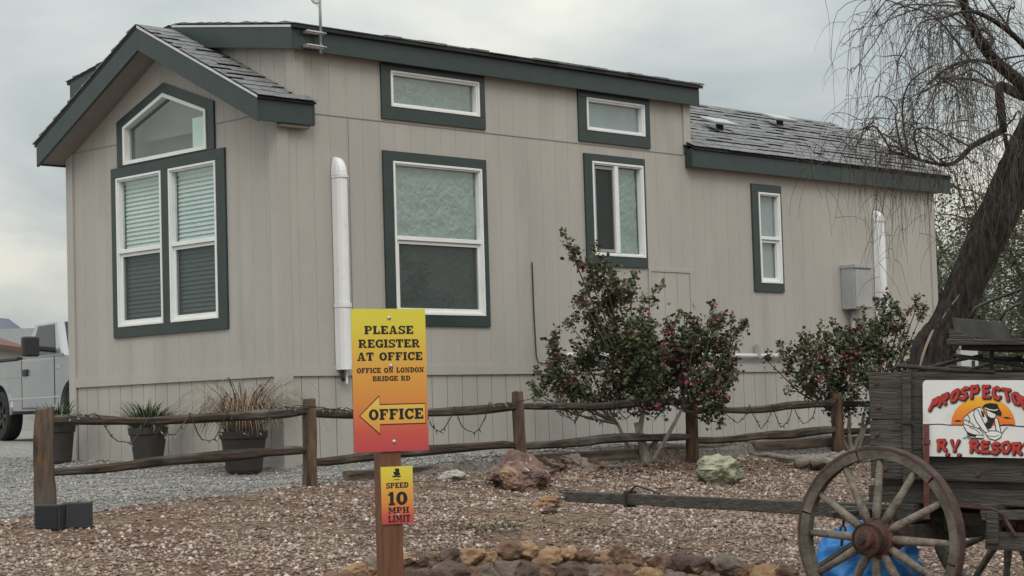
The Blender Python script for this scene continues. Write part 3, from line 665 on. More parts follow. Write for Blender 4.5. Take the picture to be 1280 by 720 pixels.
# antenna mast
ant = thing('antenna_mast', 'galvanised antenna mast with small round dish clamped to the raised fascia', 'antenna', (.40, -.17, 3.79))
MB().tube([(0, 0, -.06), (0, 0, .85)], .014, 10).build('mast', METAL, ant, smooth=True)
for z_ in (.0, .13):
    MB().box((-.17, -.012, z_ - .016), (.03, .058, z_ + .016)).box((-.17, -.03, z_ - .004), (.05, -.012, z_ + .004)).build('bracket', METAL, ant, bevel=.003)
    MB().tube([(.03, -.04, z_), (.03, .06, z_)], .006, 6).build('bolt', METAL, ant)
MB().lathe([(.0, .02), (.035, .012), (.06, -.01), (.066, -.012), (.06, -.018), (.03, .004), (0, .012)], 20, 'Y', (-.085, -.03, .45)).build('dish', METAL, ant, smooth=True)
MB().tube([(-.085, -.02, .45), (-.04, 0, .44), (0, 0, .46)], .006, 6).build('dish_arm', METAL, ant)
MB().tube([(-.08, -.02, .44), (-.05, -.03, .37), (-.02, -.02, .38), (-.005, -.015, .44)], .003, 5).build('cable', METAL, ant)

# --- things fixed to the side wall
def duct(x, z0, z1, label, wd=.07):
    t_ = thing('line_cover', label, 'duct', (x, -.03, z0))
    prof = []
    for i in range(9):
        a = pi * i / 8; prof.append((-math.cos(a) * wd * .5 * (1 if True else 1), -.0 - math.sin(a) ** .6 * .07))
    def tube_(za, zb_, s_, nm):
        A = [(px * s_, py * s_ + .02, za) for px, py in prof]; B = [(px * s_, py * s_ + .02, zb_) for px, py in prof]
        return MB().prism(A, B).build(nm, DUCT, t_)
    h = z1 - z0
    tube_(0, h * .29, 1.86, 'lower_cover'); tube_(h * .29 + .002, h * .31, 2.0, 'coupling'); tube_(h * .31 + .002, h * .9, 1.78, 'upper_cover'); tube_(h * .9, h * .91, 1.95, 'coupling')
    mb = MB(); rings = []
    for i in range(7):
        a = pi / 2 * i / 6; s_ = 1.85 * (math.cos(a) * .55 + .45) if i else 1.85
        rings.append([(px * s_, py * 1.8 * math.cos(a) * .98 + .02, h * .912 + math.sin(a) * h * .088) for px, py in prof])
    for a, b in zip(rings[:-1], rings[1:]): mb.prism(a, b)
    mb.build('elbow_cap', DUCT, t_, smooth=False)
    return t_
d1 = duct(.685, .80, 2.80, 'tall white line cover on the side wall left of the large window', .0715)
MB().tube([(-.03, -.03, .01), (-.03, -.03, -.07), (-.01, -.02, -.10)], .018, 8).build('insulated_pipe', BLACKP, d1); MB().tube([(.02, -.03, .01), (.022, -.03, -.13)], .011, 8).build('drain_pipe', DUCT, d1)
d2 = duct(9.47, 1.30, 2.76, 'white line cover on the side wall near the rear corner', .0715)
eb = thing('electric_box', 'grey electrical box on the side wall above the right bougainvillea', 'electrical box', (8.84, -.1, 1.50))
MB().box((-.15, -.10, 0), (.22, .097, .53)).build('cabinet', GREYBOX, eb, bevel=.008); MB().box((-.135, -.115, .02), (.205, -.1, .48)).build('door', GREYBOX, eb, bevel=.006); MB().box((-.16, -.125, .50), (.23, .097, .545)).build('rain_lid', GREYBOX, eb, bevel=.004)
MB().tube([(.0, .04, 0), (.0, .04, -.75)], .035, 10).build('conduit', GREYBOX, eb, smooth=True)
hp = MB().tube([(3.72, -.05, .94), (5.2, -.05, .935), (7.9, -.05, .93)], .024, 10).build('pipe', DUCT, None, smooth=True); tag(hp, 'white plastic pipe running along the side wall above the skirting', 'pipe')
for x in (4.0, 6.93, 7.4): MB().box((x - .02, -.085, .905), (x + .02, -.02, .96 + (.1 if x == 6.93 else 0))).build('bracket', GREYBOX, hp)
cb = MB().tube([(3.275, -.012, 1.90), (3.28, -.010, 1.4), (3.295, -.012, .93), (3.31, -.024, .86), (3.40, -.03, .852), (3.52, -.03, .845), (3.60, -.028, .81), (3.61, -.02, .74)], .007, 6).build('cable', BLACKP); tag(cb, 'thin black cable running down the side wall', 'cable')

# ------------------------------------------------------------------ split rail fence
FX = [-3.43, -.97, 1.465, 3.90, 6.335, 8.77]; FY = -1.555
fence = thing('split_rail_fence', 'weathered split rail fence with two rails along the side of the home', 'fence', (2.7, FY, -.2)); FL = neg(fence)
fr_ = random.Random(11)
def post(x, top, wd, rough_):
    z0 = ghs(x, FY) - .15; mb = MB(); n = 9; rings = []
    for i in range(n):
        t = i / (n - 1); z = z0 + (top - z0) * t; s_ = wd / 2 * (1.05 - .1 * t)
        ch = .3 if i < n - 1 else .5
        if i == n - 1: s_ *= .8
        pts = []
        for (a, b) in ((1, ch), (ch, 1), (-ch, 1), (-1, ch), (-1, -ch), (-ch, -1), (ch, -1), (1, -ch)):
            pts.append((x + a * s_ * (1 + fr_.uniform(-rough_, rough_)) + .01 * math.sin(t * 3 + x), FY + b * s_ * (1 + fr_.uniform(-rough_, rough_)), z + (fr_.uniform(-.012, .012) if i == n - 1 else 0)))
        rings.append(pts)
    o = len(mb.v)
    for q in rings: mb.v += q
    for i in range(n - 1):
        for j in range(8): mb.f.append((i * 8 + j, i * 8 + (j + 1) % 8, (i + 1) * 8 + (j + 1) % 8, (i + 1) * 8 + j))
    mb.f.append(tuple((n - 1) * 8 + j for j in range(8)))
    mb.build('post', POSTW, fence, loc=FL, bevel=.006)
for i, x in enumerate(FX): post(x, (.485, .51, .545, .44, .46, .46)[i], (.15, .122, .122, .132, .138, .138)[i], (.10, .05, .05, .05, .05, .05)[i])
def rail(x0, x1, z0, z1, dy, r0, sag=0):
    n = 12; pts = []; rad = []; p1, p2 = fr_.uniform(0, 6), fr_.uniform(0, 6)
    for i in range(n):
        t = i / (n - 1); pts.append((x0 + (x1 - x0) * t, FY + dy + .012 * math.sin(4 * t + p1), z0 + (z1 - z0) * t + .012 * math.sin(5 * t + p2) + .006 * math.sin(13 * t + p1) - sag * 4 * t * (1 - t)))
        rad.append(r0 * (1 + .14 * math.sin(7 * t + p2)) * (.75 if i in (0, n - 1) else 1))
    MB().tube(pts, rad, 6, squash=1.15, jit=.14).build('rail', WOOD, fence, loc=FL)
UPR = [(.385, .415), (.385, .40), (.42, .405), (.33, .35), (.36, .36)]
LOW = [(.02, .085), (-.0, .06), (.05, .06), (.02, .05), (.04, .05)]
for i in range(5):
    rail(FX[i] - .03, FX[i + 1] + .03, *UPR[i], 0, .032, .015); rail(FX[i] - .03, FX[i + 1] + .03, *LOW[i], 0, .035, -.01)
# landscape timbers behind the fence, each lying on its own
edge = thing('timber_edging', 'old landscape timbers edging the gravel pad behind the fence', 'edging', (2.7, -1.37, -.15)); EL_ = neg(edge)
x = -.45
while x < 8.4:
    ln_ = fr_.uniform(1.5, 2.3); MB().obox((x + ln_ / 2, -1.37 + fr_.uniform(-.03, .03), ghs(x + ln_ / 2, -1.30) - .045 + fr_.uniform(-.012, .012)), Vector((1, fr_.uniform(-.02, .02), fr_.uniform(-.01, .01))).normalized(), (0, 1, 0), (0, 0, 1), (ln_ / 2 - .01, .045, .05)).build('timber', TIMBER, edge, loc=EL_, bevel=.012); x += ln_
# string lights hanging in loops from the upper rail
sl = thing('string_lights', 'thin black string lights with tiny white bulbs looped along the fence', 'string lights', (0, FY - .06, .3)); SLn = neg(sl)
wire, bulbs = MB(), MB(); path = []
for i in range(5):
    z0, z1 = UPR[i]; xa, xb = FX[i] + .12, FX[i + 1] - .12; segs = (.0, .14, .34, .5, .66, .86, 1.0)
    for a, b in zip(segs[:-1], segs[1:]):
        loop = (b - a) > .15; xs, xe = xa + (xb - xa) * a, xa + (xb - xa) * b; dip = fr_.uniform(.15, .24) if loop else .01
        for j in range(9):
            t = j / 9; z = z0 + (z1 - z0) * (a + (b - a) * t) + (.045 if not loop else .02) - dip * 4 * t * (1 - t) + .01 * math.sin(t * 17 + i)
            path.append((xs + (xe - xs) * t, FY - .06 + .012 * math.sin(t * 9 + a * 7), z))
wire.tube(path, .0045, 4)
for q in path:
    if fr_.random() < .5:
        q = Vector(q); d_ = Vector((fr_.uniform(-1, 1), fr_.uniform(-1, .2), fr_.uniform(-1.2, .3))).normalized(); wire.tube([q, q + d_ * .022], .006, 4); bulbs.tube([q + d_ * .02, q + d_ * .03, q + d_ * .046], [.003, .0055, .002], 5)
wire.build('wire', BLACKP, sl, loc=SLn); bulbs.build('bulb', mat('frosted_bulb', (.22, .22, .21), rough=.4), sl, loc=SLn, kind='stuff')

# two black flood lights at the foot of the first post
def flood(x, y, rz, w_, h_, lab, tilt=.2):
    z = ghs(x, y); t_ = thing('solar_light', lab, 'garden light', (x, y, z), (0, 0, rz))
    mb = MB(); mb.prism([(-w_ / 2, -.02, 0), (w_ / 2, -.02, 0), (w_ / 2, -.02 + tilt * h_, h_), (-w_ / 2, -.02 + tilt * h_, h_)], [(-w_ / 2, .07, 0), (w_ / 2, .07, 0), (w_ / 2, .06 + tilt * h_, h_), (-w_ / 2, .06 + tilt * h_, h_)])
    mb.build('housing', BLACKP, t_, bevel=.008)
    k_ = .015; MB().prism([(-w_ / 2 + k_, -.026 + tilt * k_, k_), (w_ / 2 - k_, -.026 + tilt * k_, k_), (w_ / 2 - k_, -.026 + tilt * (h_ - k_), h_ - k_), (-w_ / 2 + k_, -.026 + tilt * (h_ - k_), h_ - k_)],
        [(-w_ / 2 + k_, -.019 + tilt * k_, k_), (w_ / 2 - k_, -.019 + tilt * k_, k_), (w_ / 2 - k_, -.019 + tilt * (h_ - k_), h_ - k_), (-w_ / 2 + k_, -.019 + tilt * (h_ - k_), h_ - k_)]).build('lens', mat('dark_solar_panel', (.012, .014, .02), rough=.15), t_)
    MB().tube([(0, .05, h_ * .5), (.0, .12, h_ * .55)], .012, 6).build('bracket', BLACKP, t_)
flood(-3.72, -2.05, math.radians(-62), .20, .18, 'black boxy garden light at the left foot of the first fence post', .05)
flood(-3.53, -2.12, math.radians(-38), .21, .19, 'black flat garden light panel at the right foot of the first fence post', .1)

# ------------------------------------------------------------------ potted plants by the gable wall
def blades(mb, n, L0, L1, spread, wd, droop, rnd, c=(0, 0, 0), r0=.1):
    for i in range(n):
        a = rnd.uniform(0, 2 * pi); ln_ = rnd.uniform(L0, L1); out_ = rnd.uniform(.15, 1) * spread; rr = rnd.uniform(0, r0)
        p = Vector((c[0] + math.cos(a) * rr, c[1] + math.sin(a) * rr, c[2])); d = Vector((math.cos(a) * out_, math.sin(a) * out_, 1)).normalized()
        side = Vector((-math.sin(a), math.cos(a), 0)); prev = None
        for j in range(6):
            t = j / 5; ww = wd * (1 - t) ** .6 * (.6 + t * .4) / 2 + .0008
            cur = (p - side * ww, p + side * ww)
            if prev: mb.add([prev[0], prev[1], cur[1], cur[0]], [(0, 1, 2, 3)])
            prev = cur; p = p + d * (ln_ / 5); d = (d + Vector((math.cos(a) * .25, math.sin(a) * .25, -droop)) * (t + .15)).normalized()
def pot(x, y, lab, h_, rt__, rb, n=4):
    z = ghs(x, y); t_ = thing('potted_plant', lab, 'potted plant', (x, y, z), group='potted plants by the gable wall')
    MB().lathe([(0, .005), (rb, .0), (rb + .01, .02), (rt__ * .93, h_ * .8), (rt__ * .95, h_ * .81), (rt__, h_ * .83), (rt__ * 1.02, h_), (rt__ * .96, h_), (rt__ * .92, h_ * .9), (0, h_ * .9)], 32).build('pot', POTM, t_, smooth=False)
    MB().lathe([(0, h_ * .905), (rt__ * .9, h_ * .905)], 20).build('soil', mat('potting_soil', (.03, .022, .016), rough=1), t_)
    return t_
r1 = random.Random(4)
t_ = pot(-.42, 3.12, 'dark pot of green grassy leaves at the left end of the gable wall', .38, .17, .12); mb = MB(); blades(mb, 220, .2, .42, 1.0, .02, .55, r1, (0, 0, .32), .16); mb.build('foliage', GRASSY, t_, kind='stuff')
t_ = pot(-.38, 1.60, 'dark pot with spiky green leaves, middle of the three pots', .38, .185, .12); mb = MB(); blades(mb, 300, .2, .42, 1.1, .020, .45, r1, (0, 0, .33), .15); mb.build('foliage', GRASSY, t_, kind='stuff'); mb = MB(); blades(mb, 26, .25, .4, 1.3, .015, 1.1, r1, (0, 0, .33), .19); mb.build('dry_leaves', STRAW, t_, kind='stuff')
t_ = pot(-.40, .08, 'dark pot with long dried tan grass near the house corner', .37, .215, .15); mb = MB(); blades(mb, 380, .4, 1.0, 1.1, .012, 1.5, r1, (0, 0, .36), .2); mb.build('dry_grass', STRAW, t_, kind='stuff')

# ------------------------------------------------------------------ rocks
def rockmesh(r, sx, sy, sz, rnd, sub=3, rough_=.28, taper=0.0):
    import bmesh
    from mathutils import noise as mn
    bm = bmesh.new(); bmesh.ops.create_icosphere(bm, subdivisions=sub, radius=1)
    pl = [(Vector((rnd.uniform(-1, 1), rnd.uniform(-1, 1), rnd.uniform(-1, 1))).normalized(), rnd.uniform(.6, .92)) for _ in range(9)]
    off = Vector((rnd.uniform(0, 50), rnd.uniform(0, 50), rnd.uniform(0, 50)))
    for v in bm.verts:
        c = v.co.copy()
        for (nn, dd) in pl:
            k_ = c.dot(nn) - dd
            if k_ > 0: c -= nn * k_ * .85
        c *= 1 + rough_ * (mn.noise(c * 1.6 + off) * .9 + mn.noise(c * 3.7 + off) * .5 + abs(mn.noise(c * 7 + off)) * .4 - .1)
        q = 1 - taper * c.z
        v.co = (c.x * sx * r * q, c.y * sy * r * q, c.z * sz * r)
    me = bpy.data.meshes.new('rock'); bm.to_mesh(me); bm.free(); return me
ROCKS = [mat('brown_border_rock', (.085, .048, .034), (.20, .125, .085), rough=.95, scale=7, bump=.9, bscale=25, dirt=((.30, .25, .20), 6, .56, .75)),
         mat('grey_border_rock', (.10, .08, .068), (.19, .155, .13), rough=.95, scale=7, bump=.9, bscale=25, dirt=((.10, .06, .045), 5, .5, .7)),
         mat('ochre_border_rock', (.19, .105, .055), (.36, .25, .155), rough=.95, scale=7, bump=.9, bscale=25, dirt=((.085, .045, .03), 6, .5, .68)),
         mat('dark_border_rock', (.055, .036, .03), (.13, .092, .075), rough=.95, scale=7, bump=.9, bscale=25, dirt=((.22, .17, .13), 6, .58, .75)),
         mat('pale_border_rock', (.30, .275, .245), (.44, .41, .375), rough=.95, scale=7, bump=.9, bscale=25)]
rb = thing('rock_border', 'curved border of brown and ochre rocks around the sunken bed in front', 'rock border', (RINGC[0], RINGC[1], -.9)); RL = neg(rb)
rr_ = random.Random(21)
a = math.radians(-40)
while a < math.radians(215):
    s_ = rr_.uniform(.075, .125); x, y = RINGC[0] + (RINGR - .02) * math.cos(a), RINGC[1] + (RINGR - .02) * math.sin(a)
    z = ghs(RINGC[0] + (RINGR + .1) * math.cos(a), RINGC[1] + (RINGR + .1) * math.sin(a))
    me = rockmesh(s_, rr_.uniform(.8, 1.1), rr_.uniform(.8, 1.3), rr_.uniform(.6, .85), rr_)
    o = finish('rock', me, rr_.choice([ROCKS[i_] for i_ in (0, 0, 0, 2, 2, 2, 2, 3, 3, 1)]), rb); o.location = (x - rb.location.x, y - rb.location.y, z + rr_.uniform(-.045, .005) - rb.location.z); o.rotation_euler = (rr_.uniform(-.3, .3), rr_.uniform(-.3, .3), a)
    for lv in (1, 2):       # lower courses
        s2 = rr_.uniform(.09, .14); x2, y2 = RINGC[0] + (RINGR - .05 - .06 * lv) * math.cos(a + .03 * lv), RINGC[1] + (RINGR - .05 - .06 * lv) * math.sin(a + .03 * lv)
        o = finish('rock', rockmesh(s2, 1, rr_.uniform(.9, 1.3), .8, rr_), rr_.choice([ROCKS[i_] for i_ in (0, 0, 0, 3, 3, 2, 1, 1)]), rb); o.location = (x2 - rb.location.x, y2 - rb.location.y, z - .15 * lv + rr_.uniform(-.02, .02) - rb.location.z); o.rotation_euler = (rr_.uniform(-.4, .4), 0, a)
    a += s_ * 1.5 / RINGR
def boulder(x, y, r, s, m_, lab, seed, sink=.1, rz=0, rough_=.5, taper=0.0):
    o = finish('boulder', rockmesh(r, *s, random.Random(seed), 5 if r > .2 else 4, rough_, taper), m_); o.location = (x, y, ghs(x, y) + r * s[2] * .62 - sink); o.rotation_euler = (0, 0, rz); tag(o, lab, 'rock'); return o
def multi_rock(name, base, layers):
    """stone of several minerals: each layer (colour, scale, low, high, distortion)"""
    M = mat(name, *base, rough=.9, scale=9, bump=1.0, bscale=18); t = M.node_tree; nd = t.nodes; ln = t.links.new; b_ = nd['Principled BSDF']; c = b_.inputs['Base Color'].links[0].from_socket; tcn = nd.new('ShaderNodeTexCoord')
    for i, (cl, scl, lo, hi, dist) in enumerate(layers):
        mp = nd.new('ShaderNodeMapping'); mp.inputs['Location'].default_value = (i * 3.7, i * 1.9, i * 5.3); ln(tcn.outputs['Object'], mp.inputs[0])
        n_ = nd.new('ShaderNodeTexNoise'); n_.inputs['Scale'].default_value = scl; n_.inputs['Detail'].default_value = 7; n_.inputs['Distortion'].default_value = dist; ln(mp.outputs[0], n_.inputs['Vector'])
        r_ = nd.new('ShaderNodeMapRange'); r_.inputs[1].default_value = lo; r_.inputs[2].default_value = hi; ln(n_.outputs['Fac'], r_.inputs[0])
        x = nd.new('ShaderNodeMixRGB'); ln(r_.outputs[0], x.inputs[0]); ln(c, x.inputs[1]); x.inputs[2].default_value = (*cl, 1); c = x.outputs[0]
    ln(c, b_.inputs['Base Color']); return M
boulder(.74, -2.25, .30, (1.1, .88, .66), multi_rock('red_white_boulder', ((.10, .062, .055), (.20, .128, .10)), [((.27, .20, .125), 3.0, .53, .60, .6), ((.17, .075, .065), 4.2, .55, .64, 1), ((.52, .45, .40), 5.5, .60, .66, 1.2), ((.045, .025, .028), 7, .58, .66, .5)]), 'large red and cream streaked boulder in front of the third post', 8, .03, .7, .30, .40)
boulder(2.73, -2.85, .26, (1.1, .85, .64), multi_rock('greenish_boulder', ((.20, .215, .15), (.36, .36, .27)), [((.17, .20, .155), 3.2, .54, .64, .5), ((.42, .39, .32), 4.0, .56, .66, .8), ((.19, .12, .075), 6, .60, .68, .5)]), 'pale greenish boulder on the gravel right of the bougainvillea', 5, .0, .3, .26, -.26)
for (x, y, r, mi, lab, sd_) in ((1.65, -1.75, .16, 3, 'dark rock behind the red boulder beside the third post', 3), (2.02, -1.72, .17, 1, 'dark grey rock at the timber left of the bougainvillea trunk', 4), (1.35, -1.9, .12, 1, 'small grey rock close behind the red boulder', 31),
    (.42, -1.78, .11, 4, 'flat pale rock left of the red boulder', 9), (2.35, -1.66, .10, 0, 'small brown rock at the foot of the bougainvillea', 14), (.02, -3.30, .11, 2, 'ochre rock under the tip of the wagon tongue', 6), (-.22, -3.55, .06, 3, 'small dark rock left of the tongue tip', 16), (-.75, -6.35, .12, 2, 'ochre rock seen through the wagon wheel', 17)):
    boulder(x, y, r, (1.2, .9, .6), ROCKS[mi], lab, sd_, r * .15, sd_)
# driftwood by the last post
dw = thing('driftwood', 'gnarled grey driftwood lying by the fifth fence post', 'driftwood', (4.7, -2.35, ghs(4.7, -2.35)))
rd = random.Random(2)
for i in range(7):
    a = math.radians(-45 + rd.uniform(-25, 25)) + (pi if i % 3 == 0 else 0); p = Vector((rd.uniform(-.25, .25), rd.uniform(-.2, .2), .05)); pts = [p]
    for j in range(6): a += rd.uniform(-.35, .35); p = p + Vector((math.cos(a) * .1, math.sin(a) * .1, rd.uniform(-.03, .035))); p.z = max(.02, p.z); pts.append(p)
    MB().tube(pts, [.055 * (1 - .13 * j) for j in range(7)], 7, jit=.15).build('branch', BARKG, dw, smooth=True)
# sparse green weeds
wd = MB(); rw = random.Random(5)
for (x, y, n, s_) in ((-1.05, -3.7, 60, .22), (-1.9, -3.6, 22, .2), (-2.4, -3.0, 16, .15), (.6, -5.2, 26, .25), (-1.5, -2.9, 12, .2), (-2.0, -2.6, 10, .12), (2.2, -4.4, 14, .2)):
    for i in range(n):
        xx, yy = x + rw.gauss(0, s_), y + rw.gauss(0, s_ * .6); blades(wd, 5, .02, .05, 1.3, .008, .4, rw, (xx, yy, ghs(xx, yy)), .01)
o = wd.build('weeds', GRASSY, kind='stuff'); o['label'] = 'sparse low green weeds sprouting through the gravel'
lit = np.random.default_rng(12); nq = 5200; lx = lit.uniform(-6, 7, nq); ly = -1.5 - 6.2 * lit.random(nq) ** 1.3
keep_ = (np.hypot(lx - RINGC[0], ly - RINGC[1]) > RINGR + .05) & (np.sin(lx * 1.9 + 2) * np.sin(ly * 2.3) + lit.normal(size=nq) * .5 > 0)
lx, ly = np.append(lx[keep_], lit.normal(3.2, .8, 1500)), np.append(ly[keep_], -1.9 + lit.normal(0, .35, 1500)); lz = gh(lx, ly) + .022
def litter_leaves(P):
    n = len(P); a = lit.uniform(0, 6.28, n); s_ = lit.uniform(.012, .03, n); d1_ = np.stack([np.cos(a), np.sin(a), lit.normal(0, .25, n)], 1) * s_[:, None]; d2_ = np.stack([-np.sin(a), np.cos(a), lit.normal(0, .25, n)], 1) * s_[:, None] * .45
    i = np.arange(n) * 4; return np.stack([P - d1_, P + d2_, P + d1_, P - d2_], 1).reshape(-1, 3), np.stack([i, i + 1, i + 2, i + 3], 1)
V_, F_ = litter_leaves(np.stack([lx, ly, lz], 1)); o = fast('leaf_litter', V_, F_, mat('dry_leaf_litter', (.8, .8, .8), (1, 1, 1), rough=.9, scale=9, island=[(.09, .045, .03), (.15, .085, .055), (.07, .04, .03), (.13, .04, .05), (.20, .14, .09)]), kind='stuff'); o['label'] = 'dry brown leaf litter scattered over the yard gravel'
db = MB()
for i in range(90):
    x, y = rw.uniform(-4, 4), rw.uniform(-6, -1.7)
    if math.hypot(x - RINGC[0], y - RINGC[1]) < RINGR + .1: continue
    a = rw.uniform(0, 6.28); ln_ = rw.uniform(.06, .28); z = ghs(x, y) + .02; db.tube([(x, y, z), (x + math.cos(a) * ln_ * .5, y + math.sin(a) * ln_ * .5, z + rw.uniform(0, .012)), (x + math.cos(a + .3) * ln_, y + math.sin(a + .3) * ln_, ghs(x + math.cos(a + .3) * ln_, y + math.sin(a + .3) * ln_) + .015)], [.004, .0035, .002], 4)
o = db.build('fallen_twigs', TWIG, kind='stuff'); o['label'] = 'fallen dark twigs scattered on the gravel'

def at(px, py, z):      # a point seen at a photo pixel, z metres in front of the camera
    return CAM + (FW + RT * ((px - 640) / 2438.59) - UP * ((py - 377.17) / 2438.59)) * z

# ------------------------------------------------------------------ lettering
def ring(cx, cy, ro, ri, a0, a1, n=14):
    q = []
    for i in range(n):
        t0, t1 = math.radians(a0 + (a1 - a0) * i / n), math.radians(a0 + (a1 - a0) * (i + 1) / n)
        q.append([(cx + ro[0] * math.cos(t0), cy + ro[1] * math.sin(t0)), (cx + ro[0] * math.cos(t1), cy + ro[1] * math.sin(t1)), (cx + ri[0] * math.cos(t1), cy + ri[1] * math.sin(t1)), (cx + ri[0] * math.cos(t0), cy + ri[1] * math.sin(t0))])
    return q
def R_(x0, y0, x1, y1): return [[(x0, y0), (x1, y0), (x1, y1), (x0, y1)]]
def slab_glyph(c):
    """heavy slab-serif capitals, height 1"""
    t, h, w_ = .30, .19, .92; S = .08; z = .17
    st = lambda x: R_(x - t / 2, 0, x + t / 2, 1)
    foot = lambda x, y=0: R_(x - t / 2 - S, y, x + t / 2 + S, y + z)
    hat = lambda x: foot(x, 1 - z)
    a = t / 2 + S
    if c == 'I': return .44, st(.22) + foot(.22) + hat(.22)
    if c == '1': return .52, R_(.17, 0, .42, 1) + R_(.06, 0, .52, z) + [[(.0, .72), (.17, 1), (.2, 1), (.2, .72)]]
    if c == 'L': return .8, st(a) + foot(a) + hat(a) + R_(a, 0, .8, h) + R_(.64, 0, .8, .38)
    if c in 'EF':
        g = st(a) + foot(a) + hat(a) + R_(a, 1 - h, .82, 1) + R_(.68, .66, .82, 1) + R_(a, .43, .58, .59) + R_(.5, .36, .6, .66)
        if c == 'E': g += R_(a, 0, .84, h) + R_(.69, 0, .84, .34)
        return .84, g
    if c in 'PRB':
        g = st(a) + foot(a) + hat(a)
        if c == 'B': return .88, g + R_(a, 1 - h, .55, 1) + R_(a, .43, .55, .58) + R_(a, 0, .56, h) + ring(.53, .74, (.31, .26), (.10, .10), -90, 90) + ring(.54, .27, (.34, .27), (.12, .10), -90, 90)
        g += R_(a, 1 - h, .55, 1) + R_(a, .40, .55, .55) + ring(.53, .70, (.33, .30), (.10, .13), -90, 90)
        if c == 'R': g += [[(.42, .45), (.62, .45), (.90, .1), (.64, .1)]] + R_(.62, 0, .98, z); return .98, g
        return .88, g
    if c == 'D': return .92, st(a) + foot(a) + hat(a) + R_(a, 1 - h, .5, 1) + R_(a, 0, .5, h) + ring(.46, .5, (.46, .5), (.18, .31), -90, 90)
    if c in 'O0': 
        W2 = .46 if c == 'O' else .40; return 2 * W2, ring(W2, .5, (W2, .5), (W2 - .28, .30), 0, 360, 28)
    if c in 'CG':
        g = ring(.46, .5, (.46, .5), (.18, .31), 38, 322, 24) + R_(.70, .60, .85, 1)
        if c == 'C': return .86, g + R_(.72, .12, .84, .34)
        return .92, g + R_(.54, .36, .95, .5) + R_(.66, .04, .88, .45)
    if c == 'S': return .80, ring(.40, .72, (.38, .28), (.14, .11), 35, 270) + ring(.40, .28, (.40, .28), (.15, .11), -145, 90) + R_(.62, .66, .76, 1) + R_(.02, 0, .16, .34)
    if c == 'T': return .86, st(.43) + foot(.43) + R_(0, 1 - h, .86, 1) + R_(0, .6, .14, 1) + R_(.72, .6, .86, 1)
    if c == 'A': return 1.0, [[(.12, .1), (.26, .1), (.52, 1), (.36, 1)], [(.62, .1), (.88, .1), (.64, 1), (.38, 1)]] + R_(.26, .26, .72, .39) + R_(0, 0, .38, z) + R_(.52, 0, 1.0, z)
    if c == 'N': return 1.02, R_(.12, 0, .28, 1) + R_(.74, 0, .9, 1) + [[(.1, 1), (.38, 1), (.9, 0), (.66, 0)]] + R_(0, 0, .4, z) + R_(.62, 1 - z, 1.02, 1) + R_(0, 1 - z, .2, 1)
    if c == 'M': return 1.2, R_(.12, 0, .27, 1) + R_(.86, 0, 1.1, 1) + [[(.1, 1), (.4, 1), (.68, .2), (.5, .2)], [(.98, 1), (.8, 1), (.5, .2), (.66, .2)]] + R_(0, 0, .38, z) + R_(.76, 0, 1.2, z) + R_(0, 1 - z, .2, 1) + R_(1, 1 - z, 1.2, 1)
    if c == 'H': return 1.0, R_(.1, 0, .35, 1) + R_(.65, 0, .9, 1) + R_(.3, .42, .7, .58) + R_(0, 0, .44, z) + R_(0, 1 - z, .44, 1) + R_(.56, 0, 1, z) + R_(.56, 1 - z, 1, 1)
    return .5, []
def letters(s_, x0, x1, y0, y1, f, d0, m_, parent, track=.09):
    """print a line of text, each letter an object"""
    g = [slab_glyph(c) for c in s_]; tot = sum(a for a, _ in g) + track * (len(g) - 1); k_ = (x1 - x0) / tot; x = x0
    for wd_, ps in g:
        if ps: flat([[(x + a * k_, y0 + b * (y1 - y0)) for a, b in p] for p in ps], f, d0).build('letter', m_, parent)
        x += (wd_ + track) * k_
def text_polys(s_, x0, x1, y0, y1, track=.09):
    g = [slab_glyph(c) for c in s_]; tot = sum(a for a, _ in g) + track * (len(g) - 1); k_ = (x1 - x0) / tot; x = x0; res = []
    for wd_, ps in g:
        for p in ps: res.append([(x + a * k_, y0 + b * (y1 - y0)) for a, b in p])
        x += (wd_ + track) * k_
    return res
def flat(polys, f, d0=0, step=4e-5):
    """print polygons onto a plane: f(u, v, lift) -> point"""
    mb = MB()
    for i, p in enumerate(polys): mb.add([f(a, b, d0 + i * step) for a, b in p], [tuple(range(len(p)))])
    return mb
def stroke(pts, wd_, close=False):
    """ribbon along a polyline; wd_ may be a list"""
    n = len(pts); W_ = wd_ if isinstance(wd_, (list, tuple)) else [wd_] * n; L_, Rr = [], []
    for i in range(n):
        a, b = pts[max(i - 1, 0)], pts[min(i + 1, n - 1)]
        if close: a, b = pts[(i - 1) % n], pts[(i + 1) % n]
        dx, dy = b[0] - a[0], b[1] - a[1]; l = math.hypot(dx, dy) or 1; nx_, ny_ = -dy / l, dx / l
        L_.append((pts[i][0] + nx_ * W_[i] / 2, pts[i][1] + ny_ * W_[i] / 2)); Rr.append((pts[i][0] - nx_ * W_[i] / 2, pts[i][1] - ny_ * W_[i] / 2))
    rng = range(n if close else n - 1)
    return [[L_[i], L_[(i + 1) % n], Rr[(i + 1) % n], Rr[i]] for i in rng]

